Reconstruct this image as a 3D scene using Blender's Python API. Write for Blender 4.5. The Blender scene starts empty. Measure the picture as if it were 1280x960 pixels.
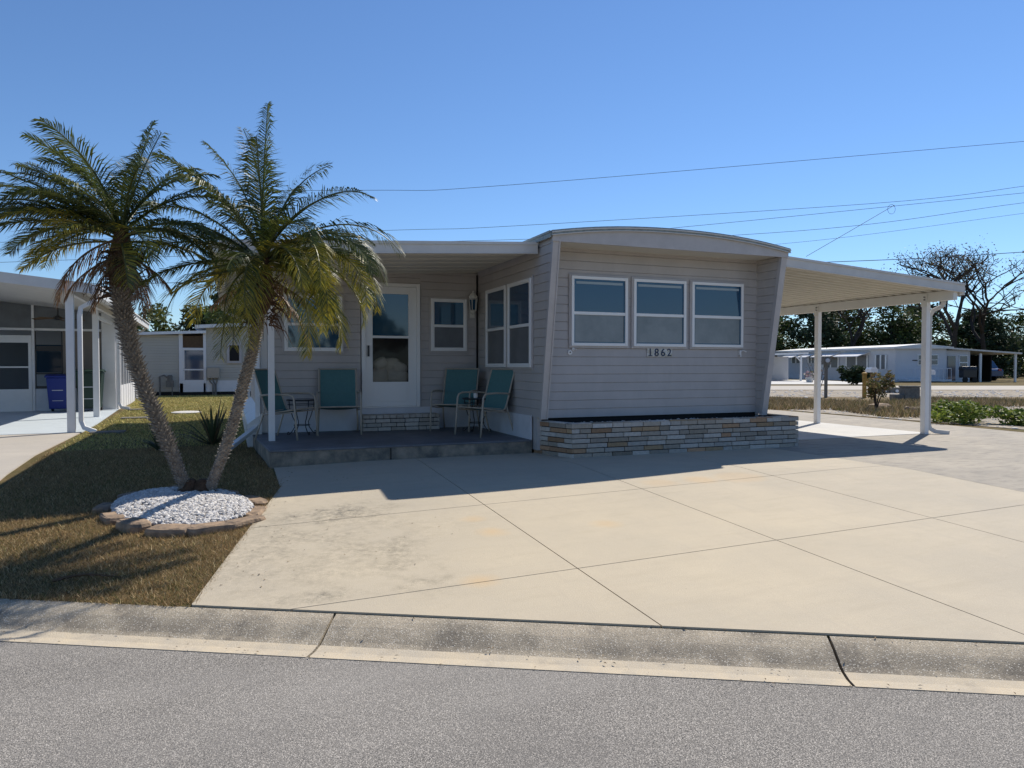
import bpy, bmesh, math, random
from mathutils import Vector, Matrix
random.seed(11)
sc = bpy.context.scene
COL = sc.collection
R = math.radians
# ------------------------------------------------------------------ camera, world, sun, exposure
CAMZ = 1.6
YAW = R(21.46)
cam = bpy.data.cameras.new('camera'); camo = bpy.data.objects.new('camera', cam); COL.objects.link(camo)
cam.sensor_width = 36; cam.lens = 888 / 1280 * 36; cam.clip_start = .05; cam.clip_end = 3000
camo.location = (0, 0, CAMZ); camo.rotation_euler = (R(90 - 1.484), 0, -YAW)
sc.camera = camo
SUN = Vector((.79, .485, 1.0)).normalized()          # direction towards the sun
elev = math.asin(SUN.z); az = math.atan2(SUN.x, SUN.y)
w = bpy.data.worlds.new('World'); sc.world = w; w.use_nodes = True
nt = w.node_tree; nt.nodes.clear()
sky = nt.nodes.new('ShaderNodeTexSky'); sky.sky_type = 'NISHITA'; sky.sun_disc = False
sky.sun_elevation = elev; sky.sun_rotation = az; sky.air_density = 1.0; sky.dust_density = 0.0; sky.ozone_density = 4.5; sky.altitude = 0
bg = nt.nodes.new('ShaderNodeBackground'); bg.inputs[1].default_value = .096
wo = nt.nodes.new('ShaderNodeOutputWorld')
tint = nt.nodes.new('ShaderNodeVectorMath'); tint.operation = 'MULTIPLY'; tint.inputs[1].default_value = (.88, 1.03, 1.20); nt.links.new(sky.outputs[0], tint.inputs[0]); nt.links.new(tint.outputs[0], bg.inputs[0]); nt.links.new(bg.outputs[0], wo.inputs[0])
sl = bpy.data.lights.new('sun', 'SUN'); sl.energy = 5.0; sl.angle = R(.53); sl.color = (1, .94, .84)
so = bpy.data.objects.new('sun', sl); COL.objects.link(so); so.rotation_euler = (-SUN).to_track_quat('-Z', 'Y').to_euler()
vs = sc.view_settings; vs.view_transform = 'Standard'; vs.look = 'None'; vs.gamma = 1; vs.use_curve_mapping = False; vs.exposure = 0.17

# ------------------------------------------------------------------ terrain functions
def dd(x, y): return .4787 * x + .878 * y            # distance from the street (perpendicular)
def H(x, y): return .10 + .24 * min(max((dd(x, y) - 4.1) / 4.9, 0), 1)
def st(s, d): return (.878 * s + .4787 * d, -.4787 * s + .878 * d)
def cw(r, D, z=.34): return Vector((r * .9307 + D * .3658, -r * .3658 + D * .9307, z))

# ------------------------------------------------------------------ materials
def mat(name, col, rough=.7, spec=.4, metal=0, noise=None, scale=8, bump=0, bscale=60, col2=None, detail=6, ior=None):
    m = bpy.data.materials.new(name); m.use_nodes = True; n = m.node_tree; b = n.nodes['Principled BSDF']
    b.inputs['Base Color'].default_value = (*col, 1); b.inputs['Roughness'].default_value = rough
    b.inputs['Specular IOR Level'].default_value = spec; b.inputs['Metallic'].default_value = metal
    if ior: b.inputs['IOR'].default_value = ior
    tc = n.nodes.new('ShaderNodeTexCoord')
    if noise:
        no = n.nodes.new('ShaderNodeTexNoise'); no.inputs['Scale'].default_value = scale; no.inputs['Detail'].default_value = detail; no.inputs['Roughness'].default_value = .65
        n.links.new(tc.outputs['Object'], no.inputs['Vector'])
        mr = n.nodes.new('ShaderNodeMapRange'); mr.inputs[1].default_value = .35; mr.inputs[2].default_value = .65
        n.links.new(no.outputs['Fac'], mr.inputs[0])
        mx = n.nodes.new('ShaderNodeMix'); mx.data_type = 'RGBA'
        c2 = col2 if col2 else tuple(c * (1 - noise) for c in col)
        mx.inputs[6].default_value = (*c2, 1); mx.inputs[7].default_value = (*col, 1)
        n.links.new(mr.outputs[0], mx.inputs[0]); n.links.new(mx.outputs[2], b.inputs['Base Color'])
    if bump:
        nb = n.nodes.new('ShaderNodeTexNoise'); nb.inputs['Scale'].default_value = bscale; nb.inputs['Detail'].default_value = 4
        n.links.new(tc.outputs['Object'], nb.inputs['Vector'])
        bp = n.nodes.new('ShaderNodeBump'); bp.inputs['Strength'].default_value = bump; bp.inputs['Distance'].default_value = .01
        n.links.new(nb.outputs['Fac'], bp.inputs['Height']); n.links.new(bp.outputs[0], b.inputs['Normal'])
    return m
class NG:
    """small helper to chain colour layers in a material"""
    def __init__(s, m):
        s.n = m.node_tree; s.b = s.n.nodes['Principled BSDF']
        s.tc = next(x for x in s.n.nodes if x.type == 'TEX_COORD')
        s.cur = None
        if s.b.inputs['Base Color'].links: s.cur = s.b.inputs['Base Color'].links[0].from_socket
    def mix(s, fac, col):
        mx = s.n.nodes.new('ShaderNodeMix'); mx.data_type = 'RGBA'
        if s.cur: s.n.links.new(s.cur, mx.inputs[6])
        else: mx.inputs[6].default_value = s.b.inputs['Base Color'].default_value
        mx.inputs[7].default_value = (*col, 1); s.n.links.new(fac, mx.inputs[0]); s.cur = mx.outputs[2]
        s.n.links.new(s.cur, s.b.inputs['Base Color'])
    def rng(s, sock, a, b, c=0, d=1):
        mr = s.n.nodes.new('ShaderNodeMapRange'); mr.inputs[1].default_value = a; mr.inputs[2].default_value = b; mr.inputs[3].default_value = c; mr.inputs[4].default_value = d
        s.n.links.new(sock, mr.inputs[0]); return mr.outputs[0]
    def noise(s, scale, detail=5, stretch=None, rough=.6):
        no = s.n.nodes.new('ShaderNodeTexNoise'); no.inputs['Scale'].default_value = scale; no.inputs['Detail'].default_value = detail; no.inputs['Roughness'].default_value = rough
        if stretch:
            mp = s.n.nodes.new('ShaderNodeMapping'); mp.inputs['Scale'].default_value = stretch[:3]
            if len(stretch) > 3: mp.inputs['Rotation'].default_value = (0, 0, stretch[3])
            s.n.links.new(s.tc.outputs['Object'], mp.inputs[0]); s.n.links.new(mp.outputs[0], no.inputs['Vector'])
        else: s.n.links.new(s.tc.outputs['Object'], no.inputs['Vector'])
        return no.outputs['Fac']
    def voro(s, scale, out='Distance'):
        v = s.n.nodes.new('ShaderNodeTexVoronoi'); v.inputs['Scale'].default_value = scale
        s.n.links.new(s.tc.outputs['Object'], v.inputs['Vector']); return v.outputs[out]
    def dist(s, p, rad, soft, sx=1, sy=1, warp=.15):
        vm = s.n.nodes.new('ShaderNodeVectorMath'); vm.operation = 'SUBTRACT'; s.n.links.new(s.tc.outputs['Object'], vm.inputs[0]); vm.inputs[1].default_value = (p[0], p[1], 0)
        v2 = s.n.nodes.new('ShaderNodeVectorMath'); v2.operation = 'MULTIPLY'; s.n.links.new(vm.outputs[0], v2.inputs[0]); v2.inputs[1].default_value = (sx, sy, 0)
        ln = s.n.nodes.new('ShaderNodeVectorMath'); ln.operation = 'LENGTH'; s.n.links.new(v2.outputs[0], ln.inputs[0])
        nz = s.noise(5, 4); a = s.math('MULTIPLY', nz, warp * 2 / 1.0); a = s.math('ADD', ln.outputs['Value'], a); a = s.math('SUBTRACT', a, warp)
        return s.rng(a, rad, rad + soft, 1, 0)
    def math(s, op, a, b=None):
        m = s.n.nodes.new('ShaderNodeMath'); m.operation = op
        for i, v in enumerate((a, b)):
            if v is None: continue
            if isinstance(v, (int, float)): m.inputs[i].default_value = v
            else: s.n.links.new(v, m.inputs[i])
        return m.outputs[0]
M = {}
M['siding'] = mat('siding', (.47, .442, .425), .55, .35, noise=.10, scale=2.2, bump=.15, bscale=9)
g = NG(M['siding']); g.mix(g.math('MULTIPLY', g.rng(g.noise(1.3, 5, (3, 3, .7)), .5, .75), .3), (.33, .31, .30))
M['trimgray'] = mat('painted_trim', (.50, .47, .455), .5, .4, noise=.12, scale=5)
M['white'] = mat('white_metal', (.76, .75, .74), .4, .45, noise=.06, scale=4)
M['whitewarm'] = mat('cream_metal', (.72, .70, .64), .4, .45, noise=.05, scale=3)
M['fascia'] = mat('aluminium_fascia', (.62, .60, .57), .45, .4, noise=.10, scale=4)
M['roofedge'] = mat('roof_edge_metal', (.30, .34, .34), .5, .5, noise=.4, scale=14)
M['roofwhite'] = mat('roof_coating', (.70, .70, .68), .6, .4, noise=.15, scale=2)
M['pan'] = mat('roof_pan_underside', (.66, .63, .55), .45, .4, noise=.08, scale=3)
M['skirt'] = mat('skirting', (.62, .64, .68), .6, .35, noise=.12, scale=3)
M['vinyl'] = mat('window_vinyl', (.80, .80, .79), .35, .45)
M['glass'] = mat('window_glass', (.014, .06, .12), .04, .5, ior=1.75)
M['screen'] = mat('insect_screen', (.14, .15, .16), .35, .5, noise=.25, scale=3)
M['dark'] = mat('dark_gap', (.02, .02, .02), .8, .2)
M['black'] = mat('black_metal', (.02, .02, .022), .4, .5)
M['blind'] = mat('window_shade', (.35, .42, .45), .8, .2)
def clearglass(name, tint):
    m = bpy.data.materials.new(name); m.use_nodes = True; n = m.node_tree; b = n.nodes['Principled BSDF']; o = n.nodes['Material Output']
    b.inputs['Base Color'].default_value = (.02, .03, .04, 1); b.inputs['Roughness'].default_value = .03; b.inputs['IOR'].default_value = 1.5
    t = n.nodes.new('ShaderNodeBsdfTransparent'); t.inputs[0].default_value = (*tint, 1)
    mx = n.nodes.new('ShaderNodeMixShader'); mx.inputs[0].default_value = .16
    n.links.new(t.outputs[0], mx.inputs[1]); n.links.new(b.outputs[0], mx.inputs[2]); n.links.new(mx.outputs[0], o.inputs[0]); return m
M['clear'] = clearglass('clear_glass', (.95, .96, .97))
M['mesh'] = clearglass('porch_screen_mesh', (.62, .62, .62)); M['mesh'].node_tree.nodes['Principled BSDF'].inputs['Roughness'].default_value = .6
M['teal'] = mat('teal_sling', (.085, .20, .205), .75, .3, noise=.1, scale=20, bump=.2, bscale=300)
M['tan'] = mat('tan_frame', (.42, .37, .30), .4, .45, noise=.1, scale=12)
M['cushion'] = mat('cushion', (.74, .66, .53), .9, .2, noise=.15, scale=7, bump=.3, bscale=25)
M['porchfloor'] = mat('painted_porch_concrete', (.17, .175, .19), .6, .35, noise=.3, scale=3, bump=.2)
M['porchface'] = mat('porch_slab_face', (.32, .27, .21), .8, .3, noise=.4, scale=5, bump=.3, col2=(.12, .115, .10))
M['bark'] = mat('palm_bark', (.28, .25, .21), .95, .1, noise=.5, scale=16, bump=.9, bscale=40, col2=(.11, .09, .075))
M['stub'] = mat('palm_stub', (.36, .33, .29), .9, .1, noise=.6, scale=30, col2=(.11, .095, .08))
M['fiber'] = mat('palm_fiber', (.12, .075, .05), .95, .1, noise=.5, scale=25, bump=.8)
M['trunk'] = mat('tree_bark', (.06, .05, .043), .95, .1, noise=.4, scale=6)
M['pebble'] = mat('white_pebble', (.74, .72, .70), .8, .3, noise=.3, scale=32, col2=(.34, .31, .28))
M['stone'] = mat('edging_stone', (.38, .27, .18), .9, .2, noise=.5, scale=9, bump=.9, bscale=30, col2=(.17, .13, .10))
M['mulch'] = mat('bed_soil', (.10, .07, .05), .95, .1, noise=.5, scale=20)
M['rubber'] = mat('rubber', (.02, .02, .02), .8, .3)
M['blue'] = mat('blue_plastic', (.008, .025, .20), .45, .4)
M['green'] = mat('dark_green_plastic', (.008, .03, .02), .5, .4)
M['yellow'] = mat('yellow_post', (.45, .26, .06), .7, .3, noise=.2, scale=9)
M['cblock'] = mat('concrete_block', (.23, .215, .19), .95, .2, noise=.35, scale=9, bump=.5)
M['brown'] = mat('brown_wood', (.13, .085, .05), .8, .2, noise=.3, scale=10)
M['creamsiding'] = mat('cream_vinyl_siding', (.50, .47, .40), .6, .3, noise=.06, scale=1.5)
M['far_white'] = mat('pale_siding', (.58, .59, .62), .6, .3, noise=.08, scale=1)
M['wire'] = mat('cable', (.09, .10, .12), .6, .3)
M['nbfloor'] = mat('painted_patio', (.52, .57, .60), .6, .35, noise=.1, scale=2)
M['digit'] = mat('digit_paint', (.02, .035, .08), .5, .4)
M['tile'] = mat('number_tile', (.62, .64, .66), .5, .4, noise=.3, scale=30, col2=(.42, .38, .26))
M['carpaint'] = mat('dark_car_paint', (.03, .035, .045), .2, .6)
M['carblue'] = mat('blue_car_paint', (.02, .05, .13), .25, .6)
M['tail'] = mat('tail_lamp', (.35, .02, .02), .3, .5)
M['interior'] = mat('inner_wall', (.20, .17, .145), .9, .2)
# concrete driveway
def concrete(name, base, c2):
    m = mat(name, base, .85, .25, noise=.2, scale=1.1, bump=.25, bscale=140, col2=c2, detail=8)
    g = NG(m)
    g.mix(g.rng(g.noise(140, 3), .35, .7, 0, .42), tuple(c * .66 for c in base))
    g.mix(g.rng(g.noise(260, 2), .62, .72, 0, .5), tuple(min(c * 1.35, .8) for c in base))
    g.mix(g.rng(g.noise(.9, 6), .5, .75, 0, .35), tuple(c * k for c, k in zip(base, (.78, .80, .86))))
    g.mix(g.rng(g.noise(2.3, 8, (1, 4, 1, .35)), .50, .78, 0, .45), tuple(c * .72 for c in base))
    return m, g
M['drive'], g0_ = concrete('driveway_concrete', (.535, .46, .345), (.45, .395, .31))
g = g0_; g.mix(g.rng(g.noise(45, 3), .70, .76, 0, .55), (.20, .17, .13)); g.mix(g.rng(g.noise(3.2, 6, (3.5, .5, 1, -.5)), .56, .72, 0, .22), (.36, .32, .27))
sp = g.rng(g.noise(11, 9, None, .85), .42, .66)
big = g.rng(g.noise(2.2, 4), .38, .56)
for p, r_, s_, sx, sy, k in [((.85, 6.75), .10, .5, .7, 1.5, 1.), ((.6, 4.62), .10, .35, .8, 2.2, 1.), ((1.2, 5.1), .05, .5, 1.9, .6, 1.), ((1.0, 6.2), .3, 1.1, .8, .6, .28), ((.6, 6.0), .1, .9, 1, .6, .5), ((5.6, 3.3), .0, .9, .7, 1.3, .25), ((.2,5.4), .3,.8,1,1,.3)]:
    f_ = g.math('MULTIPLY', g.dist(p, r_, s_, sx, sy, .25), g.math('MULTIPLY', g.math('MULTIPLY', sp, big), k)); g.mix(f_, (.12, .115, .10))
for p, r_, k in [((3.02, 5.45), .03, .38), ((1.55, 4.53), .02, .5), ((2.02, 5.6), .02, .5), ((2.0, 6.05), .01, .4), ((4.9, 6.65), .10, .35), ((4.4, 6.7), .1, .25), ((5.4, 6.6), .2, .22)]:
    g.mix(g.math('MULTIPLY', g.dist(p, r_, .14, 1, 1, .07), k), (.58, .37, .17))
g.mix(g.math('MULTIPLY', g.dist((3.0, 4.8), 1.0, 1.6, .7, 1, .3), .22), (.62, .50, .31))
M['oldconc'], g = concrete('weathered_concrete', (.42, .37, .30), (.31, .28, .235))
g.mix(g.rng(g.noise(3, 8, (1, 3, 1)), .5, .7, 0, .7), (.19, .175, .155))
M['palec'], _ = concrete('pale_concrete', (.62, .60, .56), (.55, .53, .50))
M['nbdrive'], _ = concrete('neighbour_concrete', (.50, .45, .38), (.42, .38, .33))
# kerb
M['kerb'] = mat('kerb_concrete', (.57, .475, .345), .9, .25, noise=.3, scale=3, bump=.5, bscale=170, col2=(.46, .39, .285))
g = NG(M['kerb']); st_ = g.math('MULTIPLY', g.rng(g.noise(2.0, 8, (1.2, 1.2, 1)), .46, .60, 0, .8), g.rng(g.noise(28, 6), .35, .6, .4, 1))
g.mix(st_, (.17, .145, .115)); g.mix(g.rng(g.noise(170, 2), .46, .62, 0, .6), (.17, .15, .12))
dt = g.n.nodes.new('ShaderNodeVectorMath'); dt.operation = 'DOT_PRODUCT'; g.n.links.new(g.tc.outputs['Object'], dt.inputs[0]); dt.inputs[1].default_value = (.4787, .878, 0)
bnd = g.math('MULTIPLY', g.rng(dt.outputs['Value'], 3.83, 3.88), g.rng(dt.outputs['Value'], 4.04, 3.93))
g.mix(g.math('MULTIPLY', g.math('MULTIPLY', bnd, g.rng(g.noise(4, 8), .36, .6)), .55), (.14, .12, .095))
v = g.rng(g.voro(100), .40, .26, 0, 1); pick = g.rng(g.voro(100, 'Color'), .54, .60)
g.mix(g.math('MULTIPLY', g.math('MULTIPLY', v, pick), .75), (.74, .68, .57))
M['gutter'] = mat('gutter_concrete', (.55, .46, .33), .9, .25, noise=.2, scale=5, bump=.4, bscale=170, col2=(.46, .40, .31))
g = NG(M['gutter']); g.mix(g.rng(g.voro(90), .25, .18, 0, .5), (.66, .62, .54)); g.mix(g.rng(g.noise(6, 7), .55, .75, 0, .5), (.27, .24, .2))
# asphalt
M['asphalt'] = mat('asphalt', (.31, .285, .25), .85, .3, noise=.10, scale=.8, bump=.6, bscale=230)
g = NG(M['asphalt'])
g.mix(g.rng(g.noise(150, 2), .44, .58, 0, .85), (.085, .078, .074))
g.mix(g.math('MULTIPLY', g.rng(g.voro(165), .46, .32), g.rng(g.voro(165, 'Color'), .46, .52)), (.58, .53, .465))
g.mix(g.math('MULTIPLY', g.rng(g.voro(120), .38, .28), g.rng(g.voro(120, 'Color'), .60, .66)), (.05, .05, .05))
g.mix(g.rng(g.noise(1.2, 7), .45, .75, 0, .45), (.17, .158, .145)); g.mix(g.rng(g.noise(.5, 5, (.3, 1.6, 1, .5)), .5, .7, 0, .3), (.42, .39, .35)); g.mix(g.rng(g.noise(7, 3), .74, .78, 0, .8), (.05, .045, .04))
# ground
M['lawn'] = mat('lawn_soil_and_thatch', (.19, .13, .065), .95, .1, noise=.5, scale=1.6, bump=.8, bscale=60, col2=(.09, .075, .03), detail=9)
g = NG(M['lawn']); g.mix(g.rng(g.noise(55, 4), .45, .65, 0, .55), (.085, .07, .035)); g.mix(g.rng(g.noise(.7, 4), .5, .7, 0, .5), (.11, .125, .04))
M['dryfield'] = mat('dry_field', (.27, .20, .11), .95, .1, noise=.5, scale=2.5, bump=.8, bscale=30, col2=(.13, .10, .055), detail=9)
M['shell'] = mat('shell_gravel', (.46, .41, .34), .95, .1, noise=.5, scale=3.5, bump=1, bscale=20, col2=(.20, .165, .12), detail=9)
# mat with per-face colour attribute
def attr_mat(name, rough=.8, spec=.25, trans=0, bump=0):
    m = bpy.data.materials.new(name); m.use_nodes = True; n = m.node_tree; b = n.nodes['Principled BSDF']
    a = n.nodes.new('ShaderNodeAttribute'); a.attribute_name = 'col'
    tc = n.nodes.new('ShaderNodeTexCoord'); no = n.nodes.new('ShaderNodeTexNoise'); no.inputs['Scale'].default_value = 22; no.inputs['Detail'].default_value = 6
    n.links.new(tc.outputs['Object'], no.inputs['Vector'])
    hs = n.nodes.new('ShaderNodeHueSaturation'); mr = n.nodes.new('ShaderNodeMapRange'); mr.inputs[3].default_value = .72; mr.inputs[4].default_value = 1.28
    n.links.new(no.outputs['Fac'], mr.inputs[0]); n.links.new(mr.outputs[0], hs.inputs['Value']); n.links.new(a.outputs['Color'], hs.inputs['Color'])
    n.links.new(hs.outputs[0], b.inputs['Base Color']); b.inputs['Roughness'].default_value = rough; b.inputs['Specular IOR Level'].default_value = spec
    if trans:
        o = n.nodes['Material Output']; t = n.nodes.new('ShaderNodeBsdfTranslucent'); n.links.new(hs.outputs[0], t.inputs[0])
        mx = n.nodes.new('ShaderNodeMixShader'); mx.inputs[0].default_value = trans
        n.links.new(b.outputs[0], mx.inputs[1]); n.links.new(t.outputs[0], mx.inputs[2]); n.links.new(mx.outputs[0], o.inputs[0])
    if bump:
        bp = n.nodes.new('ShaderNodeBump'); bp.inputs['Strength'].default_value = bump; bp.inputs['Distance'].default_value = .01
        n.links.new(no.outputs['Fac'], bp.inputs['Height']); n.links.new(bp.outputs[0], b.inputs['Normal'])
    return m
M['brick'] = attr_mat('brick_faces', .85, .25, 0, .8)
M['frond'] = attr_mat('palm_leaflet', .45, .45, .34)
M['leaf'] = attr_mat('leaf', .6, .3, .25)
M['grass'] = attr_mat('grass_blade', .8, .15, .2)

# ------------------------------------------------------------------ mesh builder
class MB:
    def __init__(s): s.v = []; s.f = []; s.c = []; s.mi = []; s.cc = (1, 1, 1); s.ci = 0
    def face(s, pts):
        i = len(s.v); s.v += [tuple(p) for p in pts]; s.f.append(tuple(range(i, i + len(pts)))); s.c.append(s.cc); s.mi.append(s.ci); return s
    def add(s, vs_, fs):
        i = len(s.v); s.v += [tuple(p) for p in vs_]
        for f in fs: s.f.append(tuple(i + k for k in f)); s.c.append(s.cc); s.mi.append(s.ci)
        return s
    def box(s, x0, x1, y0, y1, z0, z1, bev=0):
        return s.hexa([(x0, y0, z0), (x1, y0, z0), (x1, y1, z0), (x0, y1, z0), (x0, y0, z1), (x1, y0, z1), (x1, y1, z1), (x0, y1, z1)])
    def hexa(s, p): return s.add(p, [(3, 2, 1, 0), (4, 5, 6, 7), (0, 1, 5, 4), (1, 2, 6, 5), (2, 3, 7, 6), (3, 0, 4, 7)])
    def prism(s, poly, axis, a, b):
        """poly of 2D points extruded along axis ('x','y','z') from a to b"""
        def P(q, t): return {'x': (t, q[0], q[1]), 'y': (q[0], t, q[1]), 'z': (q[0], q[1], t)}[axis]
        n = len(poly); vs_ = [P(q, a) for q in poly] + [P(q, b) for q in poly]
        return s.add(vs_, [tuple(range(n))[::-1], tuple(range(n, 2 * n))] + [(i, (i + 1) % n, n + (i + 1) % n, n + i) for i in range(n)])
    def tube(s, path, rad, n=8, cap=True):
        path = [Vector(p) for p in path]; k = len(path)
        rad = rad if isinstance(rad, (list, tuple)) else [rad] * k
        i0 = len(s.v); up = None
        for j, p in enumerate(path):
            t = (path[min(j + 1, k - 1)] - path[max(j - 1, 0)]).normalized()
            if up is None: up = Vector((0, 0, 1)) if abs(t.z) < .9 else Vector((1, 0, 0))
            a = t.cross(up)
            if a.length < 1e-4: a = t.orthogonal()
            a.normalize(); b = a.cross(t); up = b
            for q in range(n):
                an = 2 * math.pi * q / n; s.v.append(tuple(p + (a * math.cos(an) + b * math.sin(an)) * rad[j]))
        for j in range(k - 1):
            for q in range(n):
                s.f.append((i0 + j * n + q, i0 + j * n + (q + 1) % n, i0 + (j + 1) * n + (q + 1) % n, i0 + (j + 1) * n + q)); s.c.append(s.cc); s.mi.append(s.ci)
        if cap:
            s.f.append(tuple(i0 + q for q in range(n))[::-1]); s.f.append(tuple(i0 + (k - 1) * n + q for q in range(n))); s.c += [s.cc] * 2; s.mi += [s.ci] * 2
        return s
    def rtube(s, path, w_, t_, wd=Vector((1, 0, 0))):
        """rectangular duct (downspouts) swept along a path; wd fixed width direction"""
        path = [Vector(p) for p in path]; k = len(path); i0 = len(s.v)
        for j, p in enumerate(path):
            t = (path[min(j + 1, k - 1)] - path[max(j - 1, 0)]).normalized(); b = t.cross(wd).normalized()
            for a_, b_ in ((-1, -1), (1, -1), (1, 1), (-1, 1)): s.v.append(tuple(p + wd * a_ * w_ / 2 + b * b_ * t_ / 2))
        for j in range(k - 1):
            for q in range(4):
                s.f.append((i0 + j * 4 + q, i0 + j * 4 + (q + 1) % 4, i0 + (j + 1) * 4 + (q + 1) % 4, i0 + (j + 1) * 4 + q)); s.c.append(s.cc); s.mi.append(s.ci)
        s.f.append((i0 + 3, i0 + 2, i0 + 1, i0)); s.f.append(tuple(i0 + (k - 1) * 4 + q for q in range(4))); s.c += [s.cc] * 2; s.mi += [s.ci] * 2
        return s
    def lathe(s, prof, c=(0, 0, 0), n=16):
        i0 = len(s.v); k = len(prof)
        for r_, z_ in prof:
            for q in range(n): an = 2 * math.pi * q / n; s.v.append((c[0] + r_ * math.cos(an), c[1] + r_ * math.sin(an), c[2] + z_))
        for j in range(k - 1):
            for q in range(n): s.f.append((i0 + j * n + q, i0 + j * n + (q + 1) % n, i0 + (j + 1) * n + (q + 1) % n, i0 + (j + 1) * n + q)); s.c.append(s.cc); s.mi.append(s.ci)
        s.f.append(tuple(i0 + q for q in range(n))[::-1]); s.f.append(tuple(i0 + (k - 1) * n + q for q in range(n))); s.c += [s.cc] * 2; s.mi += [s.ci] * 2
        return s
    def build(s, name, m, parent=None, world=True, smooth=False, color=False, bevel=0):
        me = bpy.data.meshes.new(name)
        off = Vector((0, 0, 0))
        if parent is not None and world:
            p = parent
            while p: off += p.location; p = p.parent
        vs_ = [(a - off.x, b - off.y, c - off.z) for a, b, c in s.v] if off.length else s.v
        me.from_pydata(vs_, [], s.f); me.update()
        ms = m if isinstance(m, list) else [m]
        for q in ms: me.materials.append(q)
        if len(ms) > 1: me.polygons.foreach_set('material_index', s.mi)
        if color:
            at = me.color_attributes.new('col', 'FLOAT_COLOR', 'CORNER'); arr = []
            for f, c in zip(s.f, s.c): arr += [c[0], c[1], c[2], 1] * len(f)
            at.data.foreach_set('color', arr)
        o = bpy.data.objects.new(name, me); COL.objects.link(o)
        if parent is not None: o.parent = parent
        if smooth: me.polygons.foreach_set('use_smooth', [True] * len(me.polygons))
        if bevel:
            b = o.modifiers.new('bevel', 'BEVEL'); b.width = bevel; b.segments = 2; b.limit_method = 'ANGLE'
        return o
def tag(o, label, cat, group=None):
    o['label'] = label; o['category'] = cat
    if group: o['group'] = group
    return o
def empty(name, loc, label, cat, group=None, rz=0):
    o = bpy.data.objects.new(name, None); COL.objects.link(o); o.location = loc; o.rotation_euler = (0, 0, rz); o.empty_display_size = .2
    return tag(o, label, cat, group)
def structure(o): o['kind'] = 'structure'; return o
def stuff(o, label, cat): o['kind'] = 'stuff'; return tag(o, label, cat)
def dup(root, loc, rz, label):
    r_ = root.copy(); COL.objects.link(r_); r_.location = loc; r_.rotation_euler = (0, 0, rz); r_['label'] = label
    for ch in list(root.children):
        c = ch.copy(); COL.objects.link(c); c.parent = r_
        for g_ in ch.children: d = g_.copy(); COL.objects.link(d); d.parent = c
    return r_

# ------------------------------------------------------------------ ground
def clip(poly, a, b, c):
    """keep a*x+b*y >= c"""
    out = []
    for i in range(len(poly)):
        p, q = poly[i], poly[(i + 1) % len(poly)]; fp = a * p[0] + b * p[1] - c; fq = a * q[0] + b * q[1] - c
        if fp >= 0: out.append(p)
        if (fp >= 0) != (fq >= 0): t = fp / (fp - fq); out.append((p[0] + t * (q[0] - p[0]), p[1] + t * (q[1] - p[1])))
    return out
def drape(mb, poly, dz, thick=.06, step=.6):
    """sheet following the terrain, cut along lines of equal distance from the street, with side faces"""
    ds = [dd(*p) for p in poly]; lo, hi = min(ds), max(ds)
    cuts = [lo]
    for c in (4.1, 9.0):
        if lo < c < hi: cuts.append(c)
    cuts.append(hi); cuts.sort()
    for a, b in zip(cuts[:-1], cuts[1:]):
        q = clip(clip(poly, .4787, .878, a), -.4787, -.878, -b)
        if len(q) >= 3: mb.face([(x, y, H(x, y) + dz) for x, y in q])
    n = len(poly)
    for i in range(n):
        p, q = poly[i], poly[(i + 1) % n]
        pts = [p, q]
        dp, dq = dd(*p), dd(*q)
        for c in (4.1, 9.0):
            if (dp - c) * (dq - c) < 0: t = (c - dp) / (dq - dp); pts.insert(1, (p[0] + t * (q[0] - p[0]), p[1] + t * (q[1] - p[1])))
        if len(pts) == 4 and (pts[1][0] - p[0]) ** 2 + (pts[1][1] - p[1]) ** 2 > (pts[2][0] - p[0]) ** 2 + (pts[2][1] - p[1]) ** 2: pts[1], pts[2] = pts[2], pts[1]
        for u, v_ in zip(pts[:-1], pts[1:]):
            mb.face([(*u, H(*u) + dz - thick), (*v_, H(*v_) + dz - thick), (*v_, H(*v_) + dz), (*u, H(*u) + dz)])
gm = MB(); rows = [-900, -9.5, 3.6, 3.9, 4.095, 4.1, 9.0, 40, 900]; zz = [-.10, -.10, -.10, -.10, -.10, .10, .34, .34, .34]
for i in range(len(rows) - 1):
    a, b = rows[i], rows[i + 1]
    for s0, s1 in ((-900, -60), (-60, -10), (-10, 10), (10, 60), (60, 900)):
        gm.face([(*st(s0, a), zz[i]), (*st(s1, a), zz[i]), (*st(s1, b), zz[i + 1]), (*st(s0, b), zz[i + 1])])
structure(gm.build('ground', M['lawn']))
rd = MB(); rd.face([(*st(-80, -9), 0), (*st(80, -9), 0), (*st(80, 3.69), 0), (*st(-80, 3.69), 0)]); structure(rd.build('road', M['asphalt']))
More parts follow.
